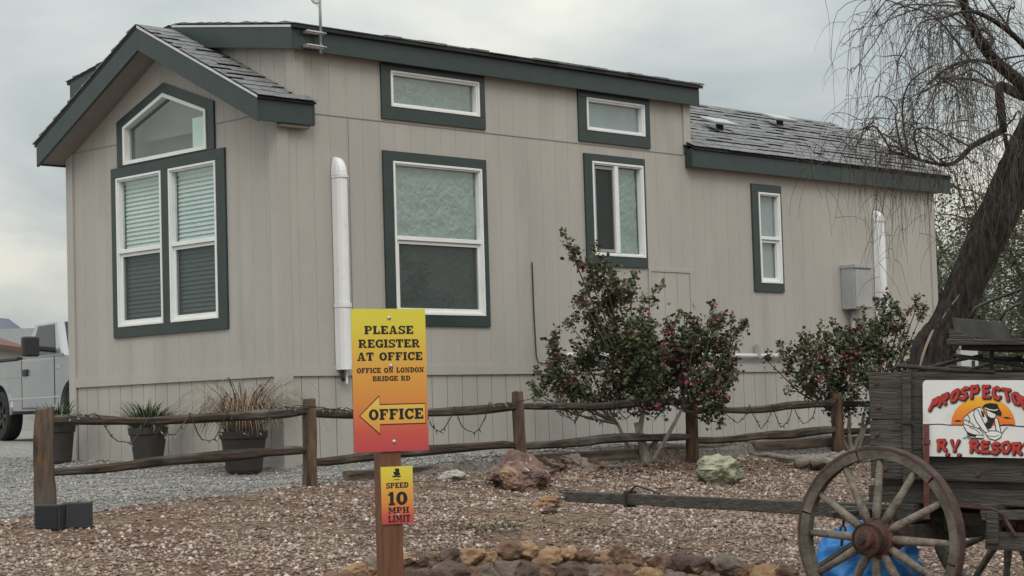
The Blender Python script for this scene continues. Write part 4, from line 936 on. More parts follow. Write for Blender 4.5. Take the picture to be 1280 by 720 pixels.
# ------------------------------------------------------------------ the register sign on its post
sg = thing('sign_post', 'red-brown post carrying a yellow to red register sign above a small speed limit sign', 'sign', (-6.041, -8.337, -1.02), (0, 0, math.radians(-17)))
BZ = 1.506                      # panel centre above the foot
PW, PH = .315, .555
MB().box((-.041, .004, -.1), (.041, .086, BZ + .28)).build('post', REDPOST, sg, bevel=.005)
OFF = print_gradient('yellow_to_red_print', [(0, (.46, .055, .065)), (.14, (.53, .085, .065)), (.35, (.62, .23, .05)), (.6, (.66, .35, .06)), (.85, (.66, .54, .055)), (1, (.64, .60, .06))])
pan = MB().box((-PW / 2, -.003, BZ - PH / 2), (PW / 2, .0035, BZ + PH / 2)).build('sign_panel', OFF, sg, label='tall yellow to red panel reading please register at office')
cx_ = lambda X_: -PW / 2 + (X_ - 38) / 325 * PW
cz_ = lambda Y_: BZ + PH / 2 - (Y_ - 30) / 630 * PH
fp = lambda u, v, l: (cx_(u), -.0034 - l, cz_(v))
txt = []
for (s_, x0, x1, y0, y1) in (('PLEASE', 92, 308, 142, 105), ('REGISTER', 65, 335, 202, 165), ('AT OFFICE', 58, 345, 259, 222), ('OFFICE ON LONDON', 55, 350, 313, 290), ('BRIDGE RD', 123, 288, 349, 327)):
    letters(s_, x0, x1, y0, y1, fp, 0, INK, pan)
ar = [(62, 500), (150, 413), (150, 452), (352, 452), (352, 540), (150, 540), (150, 584)]
flat([ar], fp, .0002).build('arrow', print_gradient('arrow_print', [(0, (.62, .24, .06)), (.5, (.68, .40, .07)), (1, (.70, .55, .10))]), pan)
flat(stroke(ar, 4.5, True), fp, .0006).build('arrow_outline', mat('brown_ink', (.06, .02, .012), rough=.5), pan)
letters('OFFICE', 102, 342, 520, 472, fp, .0006, INK, pan)
for (X_, Y_) in ((202, 70), (205, 282), (210, 617)): MB().lathe([(0, -.0085), (.006, -.0075), (.0085, -.0045), (.0085, -.003)], 12, 'Y', (cx_(X_), 0, cz_(Y_))).build('screw', METAL, pan, smooth=True)
SW, SH, SX, SZ = .134, .222, .018, BZ - .4475
pan2 = MB().box((SX - SW / 2, -.0025, SZ - SH / 2), (SX + SW / 2, .0035, SZ + SH / 2)).build('sign_panel', OFF, sg, label='small panel reading speed 10 mph limit')
fq = lambda u, v, l: (SX - SW / 2 + (u - 100) / 185 * SW, -.0028 - l, SZ + SH / 2 - (v - 52) / 350 * SH)
for (s_, x0, x1, y0, y1) in (('SPEED', 127, 258, 184, 150), ('10', 134, 250, 288, 206), ('MPH', 136, 258, 338, 300), ('LIMIT', 134, 264, 392, 350)): letters(s_, x0, x1, y0, y1, fq, 0, INK, pan2)
em = [[(178, 66), (200, 63), (208, 74), (206, 84), (186, 82)], [(170, 84), (200, 80), (212, 96), (206, 108), (178, 106)]] + stroke([(166, 116), (172, 110), (182, 114), (190, 110), (200, 115), (214, 111)], 9) + stroke([(172, 132), (206, 132)], 4)
flat(em, fq).build('emblem', INK, pan2)
MB().lathe([(0, -.0065), (.005, -.005), (.0055, -.0025)], 10, 'Y', (SX, 0, SZ - .075)).build('screw', METAL, pan2)

# ------------------------------------------------------------------ bougainvilleas
def leaves(P, size, rnd, up_bias=.3):
    """many small folded leaves as one mesh: arrays"""
    n = len(P); a = rnd.normal(size=(n, 3)); a[:, 2] *= .6; a /= np.linalg.norm(a, axis=1)[:, None]
    b = np.cross(a, rnd.normal(size=(n, 3)) + np.array([0, 0, up_bias])); b /= np.linalg.norm(b, axis=1)[:, None]; c = np.cross(a, b)
    s_ = size * rnd.uniform(.6, 1.35, n)[:, None]
    v0 = P; v1 = P + a * s_ * .5 + b * s_ * .40 + c * s_ * .12; v2 = P + a * s_; v3 = P + a * s_ * .5 - b * s_ * .36 + c * s_ * .1
    V_ = np.stack([v0, v1, v2, v3], 1).reshape(-1, 3); i = np.arange(n) * 4
    return V_, np.stack([i, i + 1, i + 2, i + 3], 1)
def bush(name, base_px, depth, lobes, dens, flow, label, seed, stems, flower_w):
    rnd = np.random.default_rng(seed); pr_ = random.Random(seed)
    b0_ = at(*base_px, depth); z0 = ghs(b0_.x, b0_.y); b0_.z = z0 - .05
    t_ = thing(name, label, 'shrub', (b0_.x, b0_.y, z0)); o = np.array(t_.location); sc_ = depth / 2438.59
    ctr = [(np.array(at(x, y, depth + pr_.uniform(-.35, .35) * min(1, r_ / 30))), r_ * sc_) for (x, y, r_) in lobes]
    wood = MB(); twg = MB(); forks = []
    for (x, y, rad) in stems:
        f_ = at(x, y, depth + pr_.uniform(-.08, .08)); mid = b0_.lerp(f_, .5) + Vector((pr_.uniform(-.05, .05), pr_.uniform(-.05, .05), .03)); forks.append(f_)
        wood.tube([b0_ + Vector((pr_.uniform(-.03, .03), pr_.uniform(-.03, .03), 0)), mid, f_], [rad, rad * .8, rad * .6], 7, jit=.08)
    LP, FP = [], []
    for c, r_ in ctr:
        f_ = min(forks, key=lambda q: (Vector(c) - q).length); cv = Vector(c); mid = f_.lerp(cv, .55) + Vector((0, 0, -.08 * (cv - f_).length)); twg.tube([f_, mid, cv], [.013, .009, .004], 5, jit=.1)
        nt_ = max(7, int(46 * (r_ / .3) ** 1.3))
        for i in range(nt_):
            d = rnd.normal(size=3); d[2] += .25; d /= np.linalg.norm(d); ln_ = r_ * rnd.uniform(.45, 1.15); st = c + d * r_ * .1 * rnd.random(); en = c + d * ln_ * np.array([1, 1, 1.05])
            twg.tube([Vector(st), Vector((st + en) / 2 + rnd.normal(size=3) * .015), Vector(en)], [.005, .004, .002], 3, cap=False)
            nl = int(dens * ln_ / .25 * rnd.uniform(.6, 1.3)); t1 = rnd.uniform(.2, 1.02, nl)[:, None]
            LP.append(st + (en - st) * t1 + rnd.normal(size=(nl, 3)) * (.024 + .022 * rnd.random()))
            if rnd.random() < flow * flower_w(c - o):
                nf = rnd.integers(7, 18); FP.append(en + rnd.normal(size=(nf, 3)) * .024)
        for i in range(2 if r_ > .08 else 1):        # leafy shoots that stick out of the mass
            d = rnd.normal(size=3) * .75; d[2] = abs(d[2]) + .55; d /= np.linalg.norm(d); st = c + d * r_ * .6; en = st + d * rnd.uniform(.08, .2) + np.array([0, 0, .02])
            twg.tube([Vector(st), Vector(en)], [.004, .002], 3, cap=False); nl = int(38 * rnd.uniform(.7, 1.2)); t1 = rnd.random(nl)[:, None]
            LP.append(st + (en - st) * t1 + rnd.normal(size=(nl, 3)) * (.020 * (1.15 - t1 * .6)))
            if rnd.random() < .35: FP.append(en + rnd.normal(size=(rnd.integers(5, 12), 3)) * .022)
    wood.build('stems', BARKG, t_, loc=neg(t_)); twg.build('branches', mat('dark_branch_bark', (.05, .042, .035), (.10, .085, .07), rough=.9, scale=12), t_, loc=neg(t_), kind='stuff')
    V_, F_ = leaves(np.concatenate(LP), .044, rnd); fast('foliage', V_, F_, LEAF, t_, 'stuff', neg(t_))
    V_, F_ = leaves(np.concatenate(FP), .040, rnd); fast('flowers', V_, F_, BRACT, t_, 'stuff', neg(t_))
bush('bougainvillea', (808, 582), 18.95, [(711, 309, 9), (717, 322, 10), (732, 333, 10), (750, 330, 9), (748, 350, 19), (768, 350, 12), (786, 368, 18), (762, 380, 28), (812, 374, 9), (728, 374, 13), (738, 400, 19), (712, 405, 10), (690, 432, 10), (697, 448, 14), (684, 475, 14), (672, 492, 9), (705, 480, 28), (735, 455, 34), (730, 500, 28), (765, 430, 40), (780, 480, 42), (800, 415, 26), (838, 410, 10), (845, 434, 27), (868, 414, 16), (892, 408, 12), (885, 432, 32), (912, 428, 12), (924, 415, 7), (905, 455, 22), (855, 465, 38), (825, 490, 34), (880, 490, 30), (905, 480, 18), (890, 515, 16), (900, 528, 10), (760, 505, 24), (918, 470, 10), (700, 505, 14), (800, 450, 38), (818, 470, 34), (790, 435, 30), (812, 440, 26), (805, 485, 30)], 21, .10,
     'large bougainvillea with magenta flowers growing in front of the middle of the fence', 3, [(796, 528, .055), (824, 545, .04), (772, 530, .026), (852, 512, .024), (806, 500, .034)], lambda d: 1.0 + 1.6 * (d[0] * .7 - d[1] * .7 > .1))
bush('bougainvillea', (1066, 566), 21.2, [(975, 440, 9), (985, 455, 14), (1005, 445, 18), (1022, 432, 18), (1000, 475, 22), (1030, 455, 28), (1045, 430, 16), (1058, 428, 18), (1080, 412, 11), (1090, 425, 24), (1072, 445, 30), (1104, 385, 12), (1100, 405, 16), (1125, 395, 10), (1120, 415, 14), (1145, 385, 9), (1150, 397, 7), (1135, 430, 14), (1110, 445, 26), (1050, 485, 30), (1015, 490, 18), (1085, 480, 28), (1095, 510, 20), (1060, 512, 18), (1125, 470, 18), (1040, 508, 10), (960, 452, 5)], 18, .10,
     'sparser bougainvillea behind the wagon at the right end of the fence', 8, [(1062, 520, .03), (1080, 515, .028), (1046, 518, .022), (1098, 500, .022)], lambda d: 1.2)

# ------------------------------------------------------------------ the old wagon
wg = thing('wagon', 'old grey wooden wagon with spoked wheels parked on the gravel', 'wagon', (-.95, -7.53, -.95), (0, -.035, math.radians(105)))
def wheel(parent_name, x, y, z, steer, R, side=1):
    """axis along local y; side = +1 hub points to +y"""
    hub = MB(); s_ = side
    hub.lathe([(0, .20 * s_), (.035, .20 * s_), (.05, .195 * s_), (.052, .15 * s_), (.085, .145 * s_), (.092, .06 * s_), (.115, .05 * s_), (.12, 0), (.115, -.06 * s_), (.09, -.07 * s_), (.085, -.16 * s_), (0, -.16 * s_)], 24, 'Y')
    h = hub.build('wheel', RUST, wg); h.location = (x, y, z); h.rotation_euler = (0, 0, steer)
    MB().lathe([(0, .215 * s_), (.022, .215 * s_), (.026, .20 * s_), (.026, .18 * s_)], 6, 'Y').build('axle_nut', IRON, h)
    MB().lathe([(.086, .15 * s_), (.094, .15 * s_), (.094, .125 * s_), (.088, .125 * s_)], 24, 'Y').build('hub_band', IRON, h)
    for k_ in range(6):            # six felloes
        a0, a1 = 2 * pi * k_ / 6 + .012 + pi / 12, 2 * pi * (k_ + 1) / 6 - .012 + pi / 12; mb = MB(); n = 9; o = 0
        for i in range(n):
            t = a0 + (a1 - a0) * i / (n - 1)
            for (rr, yy) in ((R - .068, -.028), (R - .068, .028), (R - .012, .032), (R - .012, -.032)): mb.v.append((math.cos(t) * rr, yy, math.sin(t) * rr))
        for i in range(n - 1):
            for j in range(4): mb.f.append((i * 4 + j, i * 4 + (j + 1) % 4, i * 4 + 4 + (j + 1) % 4, i * 4 + 4 + j))
        mb.f += [(0, 1, 2, 3), tuple((n - 1) * 4 + j for j in (3, 2, 1, 0))]
        mb.build('rim_section', RIMW, h)
    MB().lathe([(R - .013, -.036), (R, -.036), (R, .036), (R - .013, .036), (R - .013, -.036)], 56, 'Y').build('iron_tyre', mat('brown_iron_tyre', (.05, .033, .03), (.10, .065, .058), rough=.7, scale=12), h)
    for k_ in range(12):
        a = 2 * pi * k_ / 12 + .02; d = Vector((math.cos(a), 0, math.sin(a))); pts = [d * .10, d * .16, d * (R * .55), d * (R - .06)]; pts[0].y = pts[1].y = .035 * s_; pts[2].y = .018 * s_; pts[3].y = 0
        MB().tube(pts, [.021, .024, .02, .017], 8, squash=1.15, jit=.03).build('spoke', SPOKEW, h, smooth=True)
    return h
SA = math.radians(-10)
for s_ in (1, -1): wheel('w', -s_ * .8 * math.sin(SA), s_ * .8 * math.cos(SA), .52, SA, .52, s_)
for s_ in (1, -1): wheel('w', -2.05, s_ * .8, .60, 0, .60, s_)
XF, XR = .30, -2.75
ca, sa_ = math.cos(SA), math.sin(SA)
rwg = random.Random(9)
def wob(mb, k_=.006):
    mb.v = [(a + rwg.uniform(-k_, k_), b + rwg.uniform(-k_ * .4, k_ * .4), c + rwg.uniform(-k_, k_)) for a, b, c in mb.v]; return mb
for yy, dy in ((.5, .032), (-.5, -.032)):
    for (z0, z1, xe) in ((1.188, 1.46, XR), (1.015, 1.183, XR), (.845, 1.010, XR)):
        y0, y1 = min(yy, yy - dy), max(yy, yy - dy); wob(MB().box((xe, y0, z0), (XF + rwg.uniform(-.01, .01), y1, z1)), .004).build('side_board', WAGONW, wg, bevel=.005)
    for xx in (.06, -.82, -1.7, -2.6):
        y0, y1 = (yy, yy + .03) if yy > 0 else (yy - .03, yy); MB().box((xx - .026, y0 + .001, .82), (xx + .026, y1 + .001, 1.47)).build('batten', WAGONW, wg, bevel=.004)
for xx in (XF - .02, XR + .02): wob(MB().box((xx - .016, -.466, .845), (xx + .016, .466, 1.40)), .003).build('end_board', WAGONW, wg)
for i in range(5): MB().box((XR + .04, -.46 + i * .186, .80), (XF - .04, -.46 + i * .186 + .178, .838)).build('floor_board', WAGONW, wg)
MB().box((-.078, .5435, .62), (-.046, .556, 1.165)).box((-.084, .5435, 1.05), (-.04, .561, 1.075)).build('iron_strap', mat('red_painted_strap', (.10, .035, .03), (.16, .055, .045), rough=.7, scale=20), wg)
MB().box((-.0, .533, 1.165), (.13, .545, 1.18)).build('iron_strap', IRON, wg)
for (xx, zz) in ((.25, 1.40), (.24, 1.26), (.25, 1.10), (.2, .90), (-.35, .88), (-.62, .9)): MB().lathe([(0, .514), (.012, .511), (.015, .5015)], 10, 'Y', (xx, 0, zz)).build('bolt', RUST, wg)
MB().box((XR, .40, .70), (XF + .02, .46, .80)).build('sill_beam', WAGONW, wg, bevel=.006); MB().box((XR, -.46, .70), (XF + .02, -.40, .80)).build('sill_beam', WAGONW, wg, bevel=.006)
# running gear
axm = lambda x, y, z: (x * ca - y * sa_, x * sa_ + y * ca, z)
def axbox(name, a, b, m_=WAGONW):
    mb = MB().box(a, b); mb.v = [axm(*q) for q in mb.v]; return mb.build(name, m_, wg, bevel=.008)
axbox('front_axle', (-.05, -.70, .46), (.05, .70, .58)); axbox('front_bolster', (-.06, -.5, .60), (.06, .5, .70)); axbox('sand_board', (-.22, -.30, .585), (.42, -.22, .65)); axbox('hound', (-.55, .20, .575), (.62, .28, .65)); axbox('cross_piece', (-.56, -.46, .655), (-.48, .52, .72))
MB().box((-2.11, -.72, .54), (-1.99, .72, .66)).build('rear_axle', WAGONW, wg, bevel=.008); MB().box((-2.11, -.5, .665), (-1.99, .5, .70)).build('rear_bolster', WAGONW, wg, bevel=.008)
MB().beam((.1, 0, .60), (-2.05, 0, .62), .09, .08).build('reach_pole', WAGONW, wg, bevel=.006)
MB().beam((-.42, .60, .52), (-1.4, .58, .50), .05, .10).build('side_beam', WAGONW, wg, bevel=.006); MB().box((-.50, .565, .50), (-.43, .635, .68)).build('upright_block', WAGONW, wg, bevel=.006); MB().beam((-.40, .60, .655), (-1.0, .58, .685), .05, .055).build('step_board', WAGONW, wg, bevel=.006)
MB().tube([(-.25, .55, .70), (-.46, .61, .695), (-.52, .63, .67), (-.60, .64, .55)], .010, 6).build('brake_rod', RUST, wg)
MB().tube([(-.1, .3, .80), (-.13, .36, .66), (-.1, .3, .56)], .05, 8, squash=.6).build('fifth_wheel_bracket', IRON, wg)
for (p, q) in (((-.30, .38, .79), (-.42, .0, .60)), ((-.75, .42, .79), (-.62, .3, .55)), ((-.9, .42, .79), (-1.15, .42, .55))): MB().beam(p, q, .035, .05).build('brace', WAGONW, wg)
# chains
def chain(p, q, nm='chain', m_=IRON, r_=.015):
    p, q = Vector(p), Vector(q); n = max(2, int((q - p).length / (r_ * 2.1))); mb = MB()
    for i in range(n):
        c = p.lerp(q, (i + .5) / n); d = (q - p).normalized(); a = d.cross(Vector((0, 1, .1))).normalized() if i % 2 else d.cross(Vector((1, .1, 0))).normalized(); ring_ = [c + d * math.cos(t * pi / 4) * r_ * 1.35 + a * math.sin(t * pi / 4) * r_ * .8 for t in range(9)]
        mb.tube(ring_, r_ * .28, 4, cap=False)
    return mb.build(nm, m_, wg, kind='stuff')
chain((-.62, .42, .80), (-.63, .45, .56)); chain((-.64, .6, .5), (-.645, .6, .08)); chain((.55, .25, .60), (.56, .27, .42), r_=.022)
# tongue, held up at its tip by a rock
TA = math.radians(-20); tdir = Vector((math.cos(TA), math.sin(TA), 0))
p0, p1 = tdir * .1 + Vector((0, 0, .61)), tdir * 3.42 + Vector((0, 0, .565))
wob(MB().tube([p0 + (p1 - p0) * (i / 8) for i in range(9)], [.062 - .0012 * i for i in range(9)], 4, squash=1.0), .004).build('tongue', WAGONW, wg, bevel=.006)
c_ = p0.lerp(p1, .80); MB().beam(c_ - tdir * .012, c_ + tdir * .012, .105, .115).build('tongue_band', IRON, wg)
MB().tube([c_ + Vector((0, 0, .055)), c_ + tdir * -.08 + Vector((0, .03, .10)), c_ + tdir * -.22 + Vector((0, .02, .075)), c_ + tdir * -.3 + Vector((0, 0, .05))], .008, 5).build('rope', BLACKP, wg)
for i in range(4): e_ = p1 + Vector((0, 0, .0)); MB().tube([e_ - tdir * .05 + Vector((0, 0, .03 - .018 * i)), e_ + tdir * (.06 + .03 * (i % 2)) + Vector((0, .02 * (i - 1.5), .045 - .022 * i))], [.018, .006], 4).build('splinter', WAGONW, wg)
# double tree beam with hook hanging down in front
MB().tube([(.62, .48, .30), (.42, .36, .45), (.15, .22, .58), (-.05, .1, .62)], [.03, .034, .036, .03], 7).build('evener_bar', IRON, wg); MB().tube([(.62, .48, .30), (.66, .50, .22), (.64, .5, .15), (.60, .48, .14), (.59, .48, .19)], .012, 6).build('hook', IRON, wg)
MB().beam((.55, .5, .62), (.05, -.5, .645), .06, .03).build('double_tree', WAGONW, wg)
# seat
MB().box((-.66, -.60, 1.615), (-.20, .60, 1.65)).build('seat_board', WAGONW, wg, bevel=.006); MB().box((-.62, -.52, 1.588), (-.26, .52, 1.613)).build('seat_riser', mat('dark_seat_wood', (.02, .02, .022), (.05, .048, .046), rough=.8, scale=6), wg, bevel=.004)
MB().prism([(-.23, -.52, 1.665), (-.23, .52, 1.665), (-.20, .50, 1.775), (-.20, -.50, 1.775)], [(-.255, -.52, 1.665), (-.255, .52, 1.665), (-.225, .50, 1.775), (-.225, -.50, 1.775)]).build('seat_back', mat('dark_seat_wood', (.02, .02, .022)), wg, bevel=.004)
for s_ in (1, -1): MB().prism([(-.205, .545 * s_, 1.652), (-.36, .545 * s_, 1.652), (-.33, .545 * s_, 1.665), (-.25, .545 * s_, 1.70), (-.205, .545 * s_, 1.71)], [(-.205, .56 * s_, 1.652), (-.36, .56 * s_, 1.652), (-.33, .56 * s_, 1.665), (-.25, .56 * s_, 1.70), (-.205, .56 * s_, 1.71)]).build('seat_side', WAGONW, wg)
for s_ in (1, -1):
    MB().tube([(.16, .48 * s_, 1.48), (.12, .5 * s_, 1.50), (-.2, .5 * s_, 1.475), (-.45, .5 * s_, 1.465)], .012, 6).build('seat_spring', IRON, wg); MB().tube([(-.18, .4 * s_, 1.56), (-.4, .42 * s_, 1.53), (-.75, .45 * s_, 1.475)], .012, 6).build('seat_spring', IRON, wg); MB().tube([(.02, .45 * s_, 1.475), (-.2, .42 * s_, 1.53), (-.35, .4 * s_, 1.56)], .010, 6).build('seat_spring', IRON, wg)
    MB().box((-.42, .42 * s_ - .012, 1.46), (-.40, .42 * s_ + .012, 1.59)).build('seat_post', IRON, wg)
for (oy, ox) in ((.42, -.285), (-.1, -.31)): MB().tube([(ox, oy, 1.775), (ox - .03, oy, 1.83), (ox - .09, oy, 1.86), (ox - .36, oy + .02, 1.955), (ox - .5, oy + .03, 1.96)], .010, 8).build('hand_rail', mat('olive_iron', (.03, .032, .026), (.055, .057, .046), rough=.6, scale=10), wg, smooth=True)
MB().box((-.66, -.56, 1.84), (-.62, .56, 1.98)).build('rear_back_board', IRON, wg)
# painted sign on the wagon side
sx = lambda X_: -.04 - .66 * (X_ - 95) / 855
sz_ = lambda Y_: 1.417 - .437 * (Y_ - 85) / 560
def rounded(x0, y0, x1, y1, r_):
    res = []
    for (cx, cy, a0) in ((x1 - r_, y0 + r_, -90), (x1 - r_, y1 - r_, 0), (x0 + r_, y1 - r_, 90), (x0 + r_, y0 + r_, 180)):
        for i in range(5): t = math.radians(a0 + 22.5 * i); res.append((cx + r_ * math.cos(t), cy + r_ * math.sin(t)))
    return res
rp = rounded(95, 85, 950, 645, 32)
SY = .535
board = MB().prism([(sx(a), SY, sz_(b)) for a, b in rp], [(sx(a), SY + .006, sz_(b)) for a, b in rp]).build('sign_board', WHITEP, wg, label='white painted sign with red lettering and orange sun')
fs = lambda u, v, l: (sx(u), SY + .0065 + l, sz_(v))
dome = [(550 + 240 * math.cos(t * pi / 24), 415 - 215 * math.sin(t * pi / 24)) for t in range(25)]
flat([dome], fs, .0002).build('sun_print', SUNINK, board)
blk = stroke([(140, 412), (220, 408), (300, 414), (420, 414)], 7) + stroke([(660, 414), (740, 410), (800, 416), (950, 420)], 8) + [[(330, 386), (352, 376), (380, 378), (396, 386), (360, 390)], [(690, 352), (730, 350), (770, 362), (720, 364)], [(660, 412), (700, 404), (760, 403), (800, 415)]]
for q_ in (blk[:3], blk[3:6] + blk[8:], blk[6:7], blk[7:8]): flat(q_, fs, .0006).build('horizon_print', INK, board)
fig = [('torso', [(488, 296), (520, 282), (548, 290), (566, 330), (588, 372), (560, 420), (508, 438), (450, 420), (404, 404), (400, 366), (436, 332)]),
       ('thigh', [(404, 404), (450, 418), (520, 438), (552, 470), (540, 490), (470, 482), (430, 462), (408, 430)]), ('shin', [(432, 464), (480, 482), (552, 486), (556, 506), (470, 508), (430, 492)]),
       ('far_arm', [(632, 352), (660, 362), (674, 420), (686, 470), (660, 484), (646, 440), (640, 400)]), ('near_arm', [(486, 300), (512, 300), (536, 350), (566, 410), (592, 452), (574, 470), (540, 440), (502, 386), (482, 340)]),
       ('face', [(576, 300), (620, 318), (650, 330), (640, 362), (612, 366), (586, 346)]), ('pan', [(566, 470), (600, 452), (650, 452), (690, 468), (680, 500), (640, 520), (596, 508)])]
lift = .0008
for nm, pl in fig:
    flat([pl], fs, lift).build('figure_' + nm, WHITEP, board); flat(stroke(pl, 6.5, True), fs, lift + .0002, 1e-6).build('figure_outline', INK, board); lift += .0004
det = [[(545, 280), (568, 258), (606, 250), (658, 256), (670, 288), (690, 322), (684, 348), (650, 334), (606, 312), (566, 294)], [(584, 340), (612, 358), (640, 356), (630, 388), (600, 396), (584, 372)], [(560, 400), (592, 388), (628, 392), (612, 430), (580, 440)], [(428, 458), (462, 476), (500, 484), (496, 500), (440, 490)], [(536, 300), (556, 316), (562, 352), (546, 350)]]
det += stroke([(406, 372), (450, 384), (490, 420)], 5) + stroke([(436, 334), (452, 366), (444, 400)], 5) + stroke([(448, 426), (500, 446), (530, 472)], 4) + stroke([(580, 486), (624, 494), (672, 484)], 4) + stroke([(400, 512), (424, 500), (452, 514), (520, 512), (566, 522)], 6) + stroke([(692, 470), (720, 430), (735, 424)], 5)
flat(det, fs, .0040, 1e-5).build('figure_detail', INK, board); flat(stroke([(566, 286), (600, 298), (640, 304), (664, 296)], 7), fs, .0046).build('hat_band', WHITEP, board)
BR = {'P': [[(0, 0), (.02, 1)], [(-.08, .95), (.5, 1.0), (.62, .75), (.5, .5), (.05, .45)]], 'R': [[(0, 0), (.02, 1)], [(-.08, .95), (.5, 1.0), (.62, .76), (.5, .54), (.05, .48)], [(.2, .5), (.68, .0)]], 'O': [[(.35, 1.0), (.05, .8), (.0, .4), (.18, .04), (.45, .04), (.66, .35), (.68, .75), (.5, 1.0), (.3, .98)]],
      'S': [[(.62, .92), (.35, 1.0), (.06, .82), (.15, .58), (.5, .46), (.6, .22), (.36, .0), (-.02, .1)]], 'E': [[(.05, 0), (.05, 1)], [(0, .95), (.6, 1.0)], [(.05, .5), (.48, .54)], [(0, .05), (.62, .04)]], 'C': [[(.62, .85), (.4, 1.0), (.12, .85), (.0, .45), (.16, .06), (.42, .0), (.64, .18)]], 'T': [[(-.02, .95), (.72, 1.0)], [(.34, .98), (.32, 0)]], 'V': [[(.0, 1), (.28, .02), (.68, 1.0)]], '.': [[(.02, .02), (.14, .02)]]}
def brush(c, cx, cy, w_, h_, rot, wd_):
    res = []; t = math.radians(rot)
    for pl in BR[c]:
        # subdivide for smoother strokes
        pts = [(cx + (a - .33) * w_ * math.cos(t) - (b - .5) * h_ * math.sin(-t) * 1, cy - ((b - .5) * h_ * math.cos(t) + (a - .33) * w_ * math.sin(t))) for a, b in pl]
        wl = [wd_ * (1.0 if 0 < i < len(pts) - 1 else .92) for i in range(len(pts))]
        res += stroke(pts, wl)
        for (a, b), ww in zip(pts, wl): res.append([(a + ww * .5 * math.cos(q * pi / 4), b + ww * .5 * math.sin(q * pi / 4)) for q in range(8)])
    return res
PRO = [('P', 186, 255, 26), ('R', 258, 225, 20), ('O', 338, 198, 14), ('S', 412, 180, 8), ('P', 492, 168, 3), ('E', 578, 168, -2), ('C', 652, 176, -6), ('T', 728, 188, -12), ('O', 795, 216, -16), ('R', 862, 250, -20), ('S', 915, 288, -24)]
RES = [('R', 240, 560, 0), ('.', 300, 592, 0), ('V', 338, 562, 0), ('.', 388, 594, 0), ('R', 486, 565, 0), ('E', 566, 570, 0), ('S', 640, 575, 0), ('O', 715, 568, 0), ('R', 800, 575, 0), ('T', 880, 575, 0)]
for (row, w_, h_) in ((PRO, 72, 82), (RES, 78, 72)):
    for j_, (c, cx, cy, rot) in enumerate(row):
        flat(brush(c, cx + 5, cy + 5, w_, h_, rot, 35), fs, .0052 + j_ * 2e-5, 1e-6).build('letter_outline', INK, board); flat(brush(c, cx, cy, w_, h_, rot, 23), fs, .0066 + j_ * 2e-5, 1e-6).build('letter', REDINK, board)

# blue tarp bundle under the wagon
def lump(name, c, r, s, m_, lab, cat, seed, amp):
    import bmesh
    from mathutils import noise as mn
    off = Vector((seed * 3.1, seed * 1.7, seed)); bm = bmesh.new(); bmesh.ops.create_icosphere(bm, subdivisions=5, radius=1)
    for v in bm.verts:
        q = v.co.copy(); f1 = 1 - abs(mn.noise(q * 1.7 + off)) * 2; f2 = 1 - abs(mn.noise(q * 3.9 + off)) * 2; f3 = 1 - abs(mn.noise(q * 8.5 + off)) * 2
        q *= 1 + amp * (f1 * .8 + f2 * .45 + f3 * .22); v.co = (q.x * s[0] * r, q.y * s[1] * r, max(q.z, -.4) * s[2] * r)
    me = bpy.data.meshes.new(name); bm.to_mesh(me); bm.free(); o = finish(name, me, m_, smooth=True); o.location = c; tag(o, lab, cat); return o
tp = at(1086, 715, 12.35); lump('blue_tarp', (tp.x, tp.y, ghs(tp.x, tp.y) + .13), .30, (1.0, .95, 1.0), mat('blue_plastic_tarp', (.015, .14, .46), (.05, .27, .66), rough=.4, scale=4, bump=.35, bscale=12), 'crumpled bright blue tarp lying under the wagon behind the front wheel', 'tarp', 6, .2)
# dry weeds under the wagon
mb = MB(); rw = random.Random(15)
for i in range(60):
    x, y = rw.gauss(-.35, .4), rw.gauss(-8.1, .35); blades(mb, 14, .1, .3, 1.1, .006, .7, rw, (x, y, ghs(x, y)), .06)
o = mb.build('dry_weeds', STRAW, kind='stuff'); o['label'] = 'dry tan weeds growing under the wagon'

# ------------------------------------------------------------------ leaning mesquite
tree = thing('mesquite_tree', 'leaning dark mesquite tree with bare drooping twigs behind the wagon', 'tree', tuple(at(1160, 560, 15.5))); tree.location.z = ghs(tree.location.x, tree.location.y)
TLc = neg(tree); tr_ = random.Random(77)
def smooth_path(pts, n):
    pts = [Vector(q) for q in pts]; res = []
    for i in range(len(pts) - 1):
        p0_, p1_, p2_, p3_ = pts[max(i - 1, 0)], pts[i], pts[i + 1], pts[min(i + 2, len(pts) - 1)]
        for j in range(n):
            t = j / n; res.append(.5 * ((2 * p1_) + (p2_ - p0_) * t + (2 * p0_ - 5 * p1_ + 4 * p2_ - p3_) * t * t + (3 * p1_ - p0_ - 3 * p2_ + p3_) * t ** 3))
    return res + [pts[-1]]
def rad_interp(r_, n):
    res = []
    for a, b in zip(r_[:-1], r_[1:]): res += [a + (b - a) * j / n for j in range(n)]
    return res + [r_[-1]]
base = tree.location.copy(); base.z -= .2
tp_ = [base, at(1163, 465, 15.5), at(1187, 405, 15.5), at(1219, 330, 15.5), at(1250, 262, 15.5), at(1284, 190, 15.5), at(1312, 130, 15.5), at(1330, 80, 15.5), at(1340, 0, 15.6)]
trk = smooth_path(tp_, 9); trr = rad_interp([.20, .155, .142, .142, .15, .15, .135, .11, .08], 9)
mb = MB(); N_ = 40; o = 0; ref = None
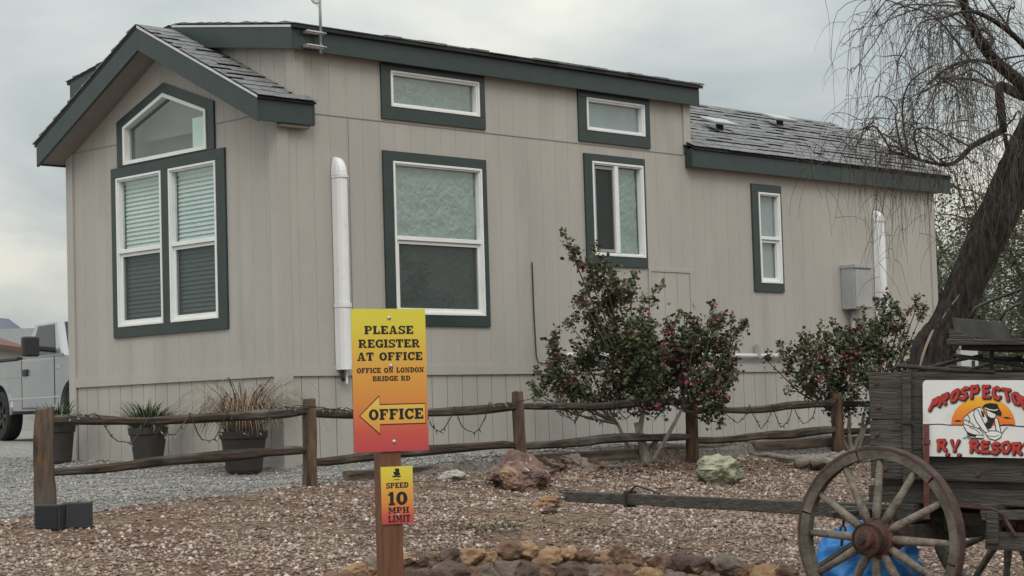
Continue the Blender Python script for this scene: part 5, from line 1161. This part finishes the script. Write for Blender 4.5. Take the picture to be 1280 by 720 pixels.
for i, q in enumerate(trk):
    d = (trk[min(i + 1, len(trk) - 1)] - trk[max(i - 1, 0)]).normalized(); a = d.cross(Vector((0, 1, 0))).normalized(); b = a.cross(d)
    for j in range(N_):
        t = 2 * pi * j / N_ + i * .035; k_ = 1 + .04 * math.sin(t * 7 + i * .13) + .04 * abs(math.sin(t * 11 + .9 * math.sin(i * .33))) + .05 * math.sin(t * 13 + 1.7 * math.sin(i * .21)) + .035 * math.sin(t * 4 - i * .2) + tr_.uniform(-.03, .03)
        mb.v.append(tuple(q + a * math.cos(t) * trr[i] * k_ + b * math.sin(t) * trr[i] * k_))
for i in range(len(trk) - 1):
    for j in range(N_): mb.f.append((i * N_ + j, i * N_ + (j + 1) % N_, (i + 1) * N_ + (j + 1) % N_, (i + 1) * N_ + j))
mb.build('trunk', BARK, tree, loc=TLc)
def towards(q, k_): return q + (CAM - q).normalized() * k_
for path, r_ in (([(1149, 462), (1155, 440), (1163, 420), (1167, 412)], .013), ([(1178, 398), (1187, 384), (1195, 374), (1199, 368)], .016), ([(1226, 330), (1240, 305), (1254, 280), (1262, 262)], .03)):
    MB().tube(smooth_path([towards(at(x, y, 15.5), .122) for x, y in path], 4), [r_ * (.5 + .5 * math.sin(pi * (i + .5) / (4 * (len(path) - 1) + 1))) for i in range(4 * (len(path) - 1) + 1)], 6, squash=.5).build('bare_wood_scar', PALEWD if r_ < .02 else mat('reddish_bare_wood', (.09, .05, .04), (.14, .08, .06), rough=.9), tree, loc=TLc)
limbs = []
def limb(pts, r0, r1, nm='limb'):
    P = smooth_path([at(*q) for q in pts], 6); n = len(P); MB().tube(P, [r0 + (r1 - r0) * i / (n - 1) for i in range(n)], 8, jit=.08).build(nm, BARK, tree, loc=TLc, smooth=True); limbs.append(P); return P
limb([(1312, 140, 15.5), (1285, 112, 15.4), (1262, 92, 15.3), (1240, 72, 15.2), (1222, 45, 15.1), (1208, 15, 15), (1200, -25, 14.9), (1196, -60, 14.8)], .062, .026)
limb([(1310, 130, 15.5), (1280, 120, 15.6), (1262, 112, 15.7), (1250, 108, 15.7), (1250, 128, 15.7), (1253, 150, 15.7), (1254, 166, 15.7)], .05, .03)
limb([(1253, 163, 15.7), (1235, 172, 15.7), (1214, 184, 15.6), (1198, 200, 15.5), (1182, 206, 15.4), (1150, 200, 15.3), (1110, 188, 15.1)], .03, .008)
limb([(1256, 168, 15.7), (1260, 195, 15.7), (1262, 225, 15.6)], .02, .006)
limb([(1325, 95, 15.5), (1290, 66, 15.3), (1262, 40, 15.1), (1235, 22, 14.9), (1212, 14, 14.7), (1185, 20, 14.5)], .03, .010)
limb([(1232, 62, 15.15), (1240, 50, 15.5), (1230, 38, 15.8), (1215, 40, 16)], .02, .008)
limb([(1246, 82, 15.2), (1225, 76, 14.9), (1200, 78, 14.7), (1175, 92, 14.5), (1160, 105, 14.4)], .016, .006)
limb([(1335, 60, 15.5), (1370, -20, 15.2), (1420, -90, 15)], .07, .03); limb([(1340, 20, 15.6), (1310, -60, 15.6), (1270, -130, 15.4), (1220, -170, 15.2), (1170, -150, 15)], .06, .015); limb([(1322, 110, 15.5), (1360, 90, 16.2), (1420, 60, 16.8), (1480, 80, 17.2)], .05, .012)
brs = MB(); tw = MB(); starts = []
def droop(p, d, ln_, r_, n, grav, mbx, wander=.12):
    pts = [p]; st = ln_ / n
    for i in range(n):
        d = (d + Vector((tr_.gauss(0, wander), tr_.gauss(0, wander), tr_.gauss(0, wander) - grav * (i + 1) / n))).normalized(); p = p + d * st; pts.append(p)
    mbx.tube(pts, [r_ * (1 - .75 * i / n) for i in range(n + 1)], 3 if r_ < .006 else 5, cap=False); return pts
tips = [(1052, 58), (1064, 92), (1082, 48), (1100, 20), (1130, 8), (1160, -10), (1095, 120), (1120, 80), (1118, 140), (1148, 60), (1150, 118), (1176, 40), (1185, 130), (1135, 165), (1165, 170), (1090, 155), (1210, 150), (1230, 110), (1240, 180), (1262, 60), (1275, 150), (1205, 100), (1225, 20), (1260, 10), (1112, 182), (1190, 90), (1170, 80), (1140, 30), (1270, 200), (1290, 90), (1300, 30), (1320, 150), (1340, 60), (1230, -20), (1180, -40), (1120, -40), (1080, 0), (1252, 130), (1215, 205), (1180, 190)]
sec = []
for (x, y) in tips:
    e_ = at(x, y, 15.2 + tr_.uniform(-1.5, 1.3)); cand = [q for P in limbs for q in P[2:]]; s0 = min(tr_.sample(cand, 14), key=lambda q: (q - e_).length + max(0, e_.z - q.z) * .3)
    mid = s0.lerp(e_, .5) + Vector((tr_.uniform(-.15, .15), tr_.uniform(-.15, .15), .2 * (e_ - s0).length)); P = smooth_path([s0, s0.lerp(mid, .55) + Vector((tr_.uniform(-.08, .08), tr_.uniform(-.08, .08), .05 + tr_.uniform(-.05, .05))), mid, mid.lerp(e_, .6) + Vector((tr_.uniform(-.08, .08), tr_.uniform(-.08, .08), .03)), e_], 4)
    brs.tube(P, [.0095 * (1 - .7 * i / (len(P) - 1)) for i in range(len(P))], 5, cap=False, jit=.06); sec.append(P)
for P in sec + limbs[4:] + limbs[2:3]:
    for k_ in range(9 if P in sec else 11):
        q = tr_.choice(P[3:]); d = Vector((tr_.gauss(0, .7), tr_.gauss(0, .7), tr_.uniform(-.7, .35))).normalized(); Q = droop(q, d, tr_.uniform(.45, 1.35), .0034, 11, tr_.uniform(.6, 1.5), tw, .16)
        for m_ in range(tr_.randint(1, 4)):
            q2 = tr_.choice(Q[1:-1]); droop(q2, Vector((tr_.gauss(0, .8), tr_.gauss(0, .8), tr_.uniform(-.8, .4))).normalized(), tr_.uniform(.15, .6), .0022, 6, tr_.uniform(.5, 1.2), tw, .18)
# long whips hanging in front of the rear roof and wall
for i in range(30):
    q = at(tr_.uniform(1020, 1190), tr_.uniform(150, 205), 14.9 + tr_.uniform(-.5, .8)); Q = droop(q, Vector((tr_.gauss(-.2, .5), tr_.gauss(.2, .5), tr_.uniform(-.2, .6))).normalized(), tr_.uniform(.4, .95), .0034, 9, tr_.uniform(.5, 1.0), tw, .16)
    for m_ in range(2): droop(tr_.choice(Q[1:-1]), Vector((tr_.gauss(0, .8), tr_.gauss(0, .8), -.4)).normalized(), tr_.uniform(.1, .4), .003, 5, .5, tw, .2)
for (x0, y0, x1, y1) in ((1182, 206, 1090, 175), (1150, 200, 1040, 165), (1190, 190, 1060, 150), (1175, 205, 1085, 205)):
    a, b = at(x0, y0, 15.3), at(x1, y1, 15.0); P = smooth_path([a, a.lerp(b, .5) + Vector((0, 0, .12)), b], 8); tw.tube(P, [.007 - .0003 * i for i in range(len(P))], 4, cap=False)
    for k_ in range(11): droop(tr_.choice(P), Vector((tr_.gauss(0, .7), tr_.gauss(0, .7), tr_.uniform(-.4, .5))).normalized(), tr_.uniform(.3, .85), .0034, 8, .8, tw, .2)
brs.build('branches', TWIG, tree, loc=TLc, kind='stuff'); tw.build('twigs', TWIG, tree, loc=TLc, kind='stuff')

# ------------------------------------------------------------------ desert trees behind
def desert_tree(px, depth, ytop, wid_px, lab, seed, dens=1.0):
    rnd = np.random.default_rng(seed); pr_ = random.Random(seed); b = at(px, 500, depth); b.z = ghs(b.x, b.y); top = at(px, ytop, depth).z; h = top - b.z; R = wid_px / 2438.59 * depth
    t_ = thing('desert_tree', lab, 'tree', tuple(b), group='green desert trees beyond the home'); wood = MB(); LP = []
    for i in range(5):
        a = pr_.uniform(0, 6.28); p = Vector((0, 0, -.1)); d = Vector((math.cos(a) * .35, math.sin(a) * .35, 1)).normalized(); pts = [p]
        for j in range(8): d = (d + Vector((pr_.gauss(0, .12), pr_.gauss(0, .12), .05))).normalized(); p = p + d * h / 8.5; pts.append(p)
        wood.tube(pts, [.07 * (1 - .1 * j) for j in range(9)], 6, jit=.1)
        for j in range(2, 9):
            for k_ in range(5):
                q = pts[j]; dd = Vector((pr_.gauss(0, 1), pr_.gauss(0, 1), pr_.uniform(-.1, .9))).normalized(); ln_ = R * pr_.uniform(.35, .95); Q = [q]
                for m_ in range(6): dd = (dd + Vector((pr_.gauss(0, .15), pr_.gauss(0, .15), -.12))).normalized(); q = q + dd * ln_ / 6; Q.append(q)
                wood.tube(Q, [.018 * (1 - .14 * m_) for m_ in range(7)], 4, cap=False)
                for q in Q[1:]:
                    nl = int(13 * dens); LP.append(np.array(q) + rnd.normal(size=(nl, 3)) * R * .16)
    wood.build('trunk', mat('green_desert_bark', (.05, .045, .03), (.09, .08, .05), rough=.9), t_)
    V_, F_ = leaves(np.concatenate(LP), .05, rnd); fast('crown', V_, F_, FARLEAF, t_, 'stuff')
desert_tree(1192, 30, 255, 60, 'thin green desert tree just right of the home, left of the leaning trunk', 1, .5)
desert_tree(1262, 34, 190, 80, 'taller green desert tree behind the leaning trunk', 2, .8)
desert_tree(1345, 29, 210, 90, 'broad green desert tree at the right edge beyond the wagon', 3, 1.0)
desert_tree(1232, 42, 300, 60, 'low green desert tree far behind the wagon seat', 6, 1.2)
# pale utility pedestal behind the wagon
q = at(1214, 560, 19.5); up_ = thing('utility_pedestal', 'pale grey utility pedestal standing behind the wagon seat', 'pedestal', (q.x, q.y, ghs(q.x, q.y)), (0, 0, math.radians(-40))); hh = at(1207, 436, 19.5).z - up_.location.z
MB().box((-.09, -.07, -.1), (.09, .07, hh)).build('cabinet', mat('pale_grey_enamel', (.42, .45, .47), (.5, .53, .55), rough=.5, scale=3), up_, bevel=.008); MB().box((-.1, -.08, hh), (.1, .08, hh + .03)).build('lid', GREYBOX, up_, bevel=.006); MB().box((.02, -.082, hh - .25), (.05, -.071, hh - .12)).build('latch', IRON, up_)

# ------------------------------------------------------------------ pickup truck
TRP = mat('silver_truck_paint', (.30, .315, .335), (.34, .355, .375), rough=.3, scale=1.5, metal=.55, coat=.4)
TRG = mat('dark_truck_glass', (.03, .035, .037), rough=.1, spec=.12); TYRE = mat('tyre_rubber', (.012, .012, .013), (.022, .022, .023), rough=.85, scale=20); SEAMM = mat('panel_gap', (.02, .02, .02), rough=.9)
gz = ghs(6.56, 14.38)
tk = thing('pickup_truck', 'silver regular cab pickup truck parked behind the home', 'truck', (6.56, 14.38, gz), (0, 0, math.radians(-100.9)))
def arch(cx, r_, n=12): return [(cx - r_ * math.cos(pi * i / n), .42 + r_ * math.sin(pi * i / n)) for i in range(n + 1)]
side = [(-1.12, .62), (-.52, .55)] + arch(0, .50) + [(.52, .47), (2.68, .45)] + arch(3.2, .50) + [(3.72, .5), (4.12, .5), (4.18, .62), (4.18, .98), (4.08, 1.13), (3.5, 1.21), (2.70, 1.28), (-1.14, 1.30)]
def ext(poly, y0, y1): return MB().prism([(a, y0, b) for a, b in poly], [(a, y1, b) for a, b in poly])
body_ = ext(side, -.97, .97).build('body', TRP, tk, bevel=.05)
MB().box((-1.06, -.86, 1.29), (.80, .86, 1.312)).build('dark_bed_opening', BLACKP, tk)  # flat dark sheet stands in for the hollow of the open bed
for yy in (-.93, .93): MB().box((-1.12, yy - .06, 1.295), (.84, yy + .06, 1.345)).build('bed_rail', BLACKP, tk, bevel=.01)
zb_, zt_ = 1.275, 1.90
lo_ = [(.86, -.95), (2.78, -.95), (2.78, .95), (.86, .95)]; hi_ = [(1.02, -.73), (2.02, -.73), (2.02, .73), (1.02, .73)]
md = [(.90, -.93), (2.66, -.93), (2.66, .93), (.90, .93)]
MB().prism([(a, b, zb_) for a, b in lo_], [(a, b, zt_) for a, b in hi_]).build('cab', TRP, tk, bevel=.06)
lerp = lambda a, b, t: tuple(x + (y - x) * t for x, y in zip(a, b))
def cabpt(i, j, s, t):      # point on the cab wall between bottom corners i, j
    bt_ = lerp((*lo_[i], zb_), (*lo_[j], zb_), s); tp2 = lerp((*hi_[i], zt_), (*hi_[j], zt_), s); return Vector(lerp(bt_, tp2, t))
def pane(name, i, j, s0, s1, t0, t1, push, m_):
    P = [cabpt(i, j, s0[0], t0), cabpt(i, j, s1[0], t0), cabpt(i, j, s1[1], t1), cabpt(i, j, s0[1], t1)]; nrm = (P[1] - P[0]).cross(P[3] - P[0]).normalized()
    MB().prism([q + nrm * push for q in P], [q - nrm * .01 for q in P]).build(name, m_, tk)
pane('side_window', 0, 1, (.24, .20), (.83, .82), .10, .86, .008, TRG); pane('side_window', 2, 3, (.17, .18), (.76, .80), .10, .86, .008, TRG); pane('windscreen', 1, 2, (.05, .06), (.95, .94), .05, .90, .008, TRG); pane('rear_window', 3, 0, (.12, .14), (.88, .86), .25, .85, .008, TRG)
for s_ in (-1, 1):
    dr_ = MB().box((1.02, .968 * s_ - .006, .52), (2.42, .968 * s_ + .006, 1.26)).build('door', TRP, tk, bevel=.02)
    for (x0, x1, z0, z1) in ((1.0, 1.015, .5, 1.28), (2.43, 2.445, .55, 1.28), (1.0, 2.44, .50, .512)): MB().box((x0, .971 * s_ - .004, z0), (x1, .971 * s_ + .004, z1)).build('panel_gap', SEAMM, tk)
    MB().box((1.12, .99 * s_ - .018, 1.02), (1.30, .99 * s_ + .018, 1.13)).build('handle', BLACKP, dr_, bevel=.01)
    MB().tube([(2.34, .93 * s_, 1.40), (2.34, 1.15 * s_, 1.42), (2.34, 1.25 * s_, 1.42)], .05, 6).build('mirror_arm', BLACKP, tk); MB().box((2.26, 1.18 * s_ if s_ > 0 else -1.44, 1.29), (2.40, 1.44 if s_ > 0 else -1.18, 1.60)).build('mirror', BLACKP, tk, bevel=.03)
    MB().box((.5, .975 * s_ - .004, .66), (2.7, .975 * s_ + .01, .675)).build('trim_line', mat('bright_trim', (.6, .61, .62), rough=.3, metal=.5), tk); MB().box((2.5, .972 * s_ - .004, 1.1), (2.72, .972 * s_ + .008, 1.16)).build('fender_badge', METAL, tk); MB().box((-1.05, .972 * s_ - .004, 1.02), (2.42, .972 * s_ + .006, 1.035)).build('crease_line', TRP, tk)
    for (wx) in (0, 3.2):
        fl = arch(wx, .545, 14); fi = arch(wx, .50, 14); mb = MB()
        for i in range(14): mb.prism([(a, .965 * s_, b) for a, b in (fl[i], fl[i + 1], fi[i + 1], fi[i])], [(a, .995 * s_, b) for a, b in (fl[i], fl[i + 1], fi[i + 1], fi[i])])
        mb.build('wheel_arch', TRP, tk); MB().box((wx - .48, .55 * s_ if s_ > 0 else -.9, .45), (wx + .48, .9 if s_ > 0 else -.55, .93)).build('wheel_housing', SEAMM, tk)
        wy = .86 * s_; wh = MB().lathe([(.25, -.12), (.37, -.13), (.40, -.09), (.405, 0), (.40, .09), (.37, .13), (.25, .12), (.25, -.12)], 32, 'Y', (wx, wy, .405)).build('wheel', TYRE, tk)
        MB().lathe([(0, .06 * s_), (.06, .07 * s_), (.08, .05 * s_), (.2, .06 * s_), (.24, .10 * s_), (.255, .10 * s_), (.255, 0)], 24, 'Y', (wx, wy, .405)).build('rim', mat('dark_alloy', (.03, .03, .032), (.05, .05, .052), rough=.4, metal=.4), wh)
        for k_ in range(6): a = k_ * pi / 3; MB().beam((wx + .05 * math.cos(a), wy + .075 * s_, .405 + .05 * math.sin(a)), (wx + .235 * math.cos(a), wy + .095 * s_, .405 + .235 * math.sin(a)), .05, .03, (0, 1, 0)).build('rim_spoke', mat('dark_alloy', (.03, .03, .032)), wh)
    MB().box((4.12, .62 * s_ - .16, .82), (4.195, .62 * s_ + .16, 1.02)).build('headlight', mat('lamp_lens', (.55, .57, .58), rough=.1), tk, bevel=.02); MB().box((-1.16, .86 * s_ - .07, .85), (-1.1, .86 * s_ + .07, 1.2)).build('tail_light', mat('red_lens', (.25, .01, .01), rough=.2), tk)
MB().box((4.12, -.44, .72), (4.20, .44, 1.02)).build('grille', BLACKP, tk, bevel=.015); MB().box((4.1, -.95, .44), (4.30, .95, .66)).build('front_bumper', METAL, tk, bevel=.03); MB().box((-1.3, -.9, .5), (-1.1, .9, .68)).build('rear_bumper', METAL, tk, bevel=.03)

# ------------------------------------------------------------------ neighbouring houses, far left
def house(px, depth, half, ridge_y, eave_y, base_y, wallc, roofc, lab, rz, length):
    c = at(px, base_y, depth); b = at(px, 540, depth); gz_ = ghs(b.x, b.y); k_ = depth / 2438.59; he = (base_y - eave_y) * k_ + (at(px, base_y, depth).z - gz_); hr = he + (eave_y - ridge_y) * k_
    t_ = thing('neighbouring_house', lab, 'house', (b.x, b.y, gz_), (0, 0, rz)); w2, l2 = half, length / 2
    MB().prism([(-w2, -l2, -.2), (w2, -l2, -.2), (w2, -l2, he), (0, -l2, hr), (-w2, -l2, he)], [(-w2, l2, -.2), (w2, l2, -.2), (w2, l2, he), (0, l2, hr), (-w2, l2, he)]).build('wall', wallc, t_)
    for s_ in (1, -1):
        e = .35; sl_ = (hr - he) / w2
        A = [(0, -l2 - .3, hr + .05), (s_ * (w2 + e), -l2 - .3, he - e * sl_ + .05), (s_ * (w2 + e), -l2 - .3, he - e * sl_ + .2), (0, -l2 - .3, hr + .2)]
        MB().prism(A, [(a, l2 + .3, z) for a, _, z in A]).build('roof', roofc, t_)
    for xx in (-w2 * .5, w2 * .35): wi = MB().box((xx - .45, -l2 - .03, he * .45), (xx + .45, -l2 - .01, he * .85)).build('window', TRG, t_); MB().box((xx - .5, -l2 - .05, he * .41), (xx + .5, -l2 - .02, he * .45)).build('sill', VINYL, wi)
    for yy in (-l2 * .5, l2 * .4): MB().box((w2 + .01, yy - .5, he * .45), (w2 + .03, yy + .5, he * .85)).build('window', TRG, t_)
    MB().box((-.5 + w2 * .0 - .4, -l2 - .04, 0), (.4 - .5 + .0, -l2 - .012, he * .82)).build('door', GREEN, t_)
house(-124, 60, 2.6, 398, 436, 470, mat('pale_render', (.42, .40, .35), (.46, .44, .39), rough=.9, scale=2), mat('brown_tile_roof', (.10, .05, .035), (.15, .08, .06), rough=.9, scale=8), 'pale house with brown roof at the far left edge behind the truck', math.radians(-45), 9)
house(24, 85, 3.4, 416, 439, 470, mat('grey_render', (.34, .34, .33), (.38, .38, .37), rough=.9, scale=2), mat('grey_sheet_roof', (.15, .16, .168), (.19, .20, .208), rough=.9, spec=.1, scale=8), 'grey roofed house between the truck and the hills', math.radians(45), 14)
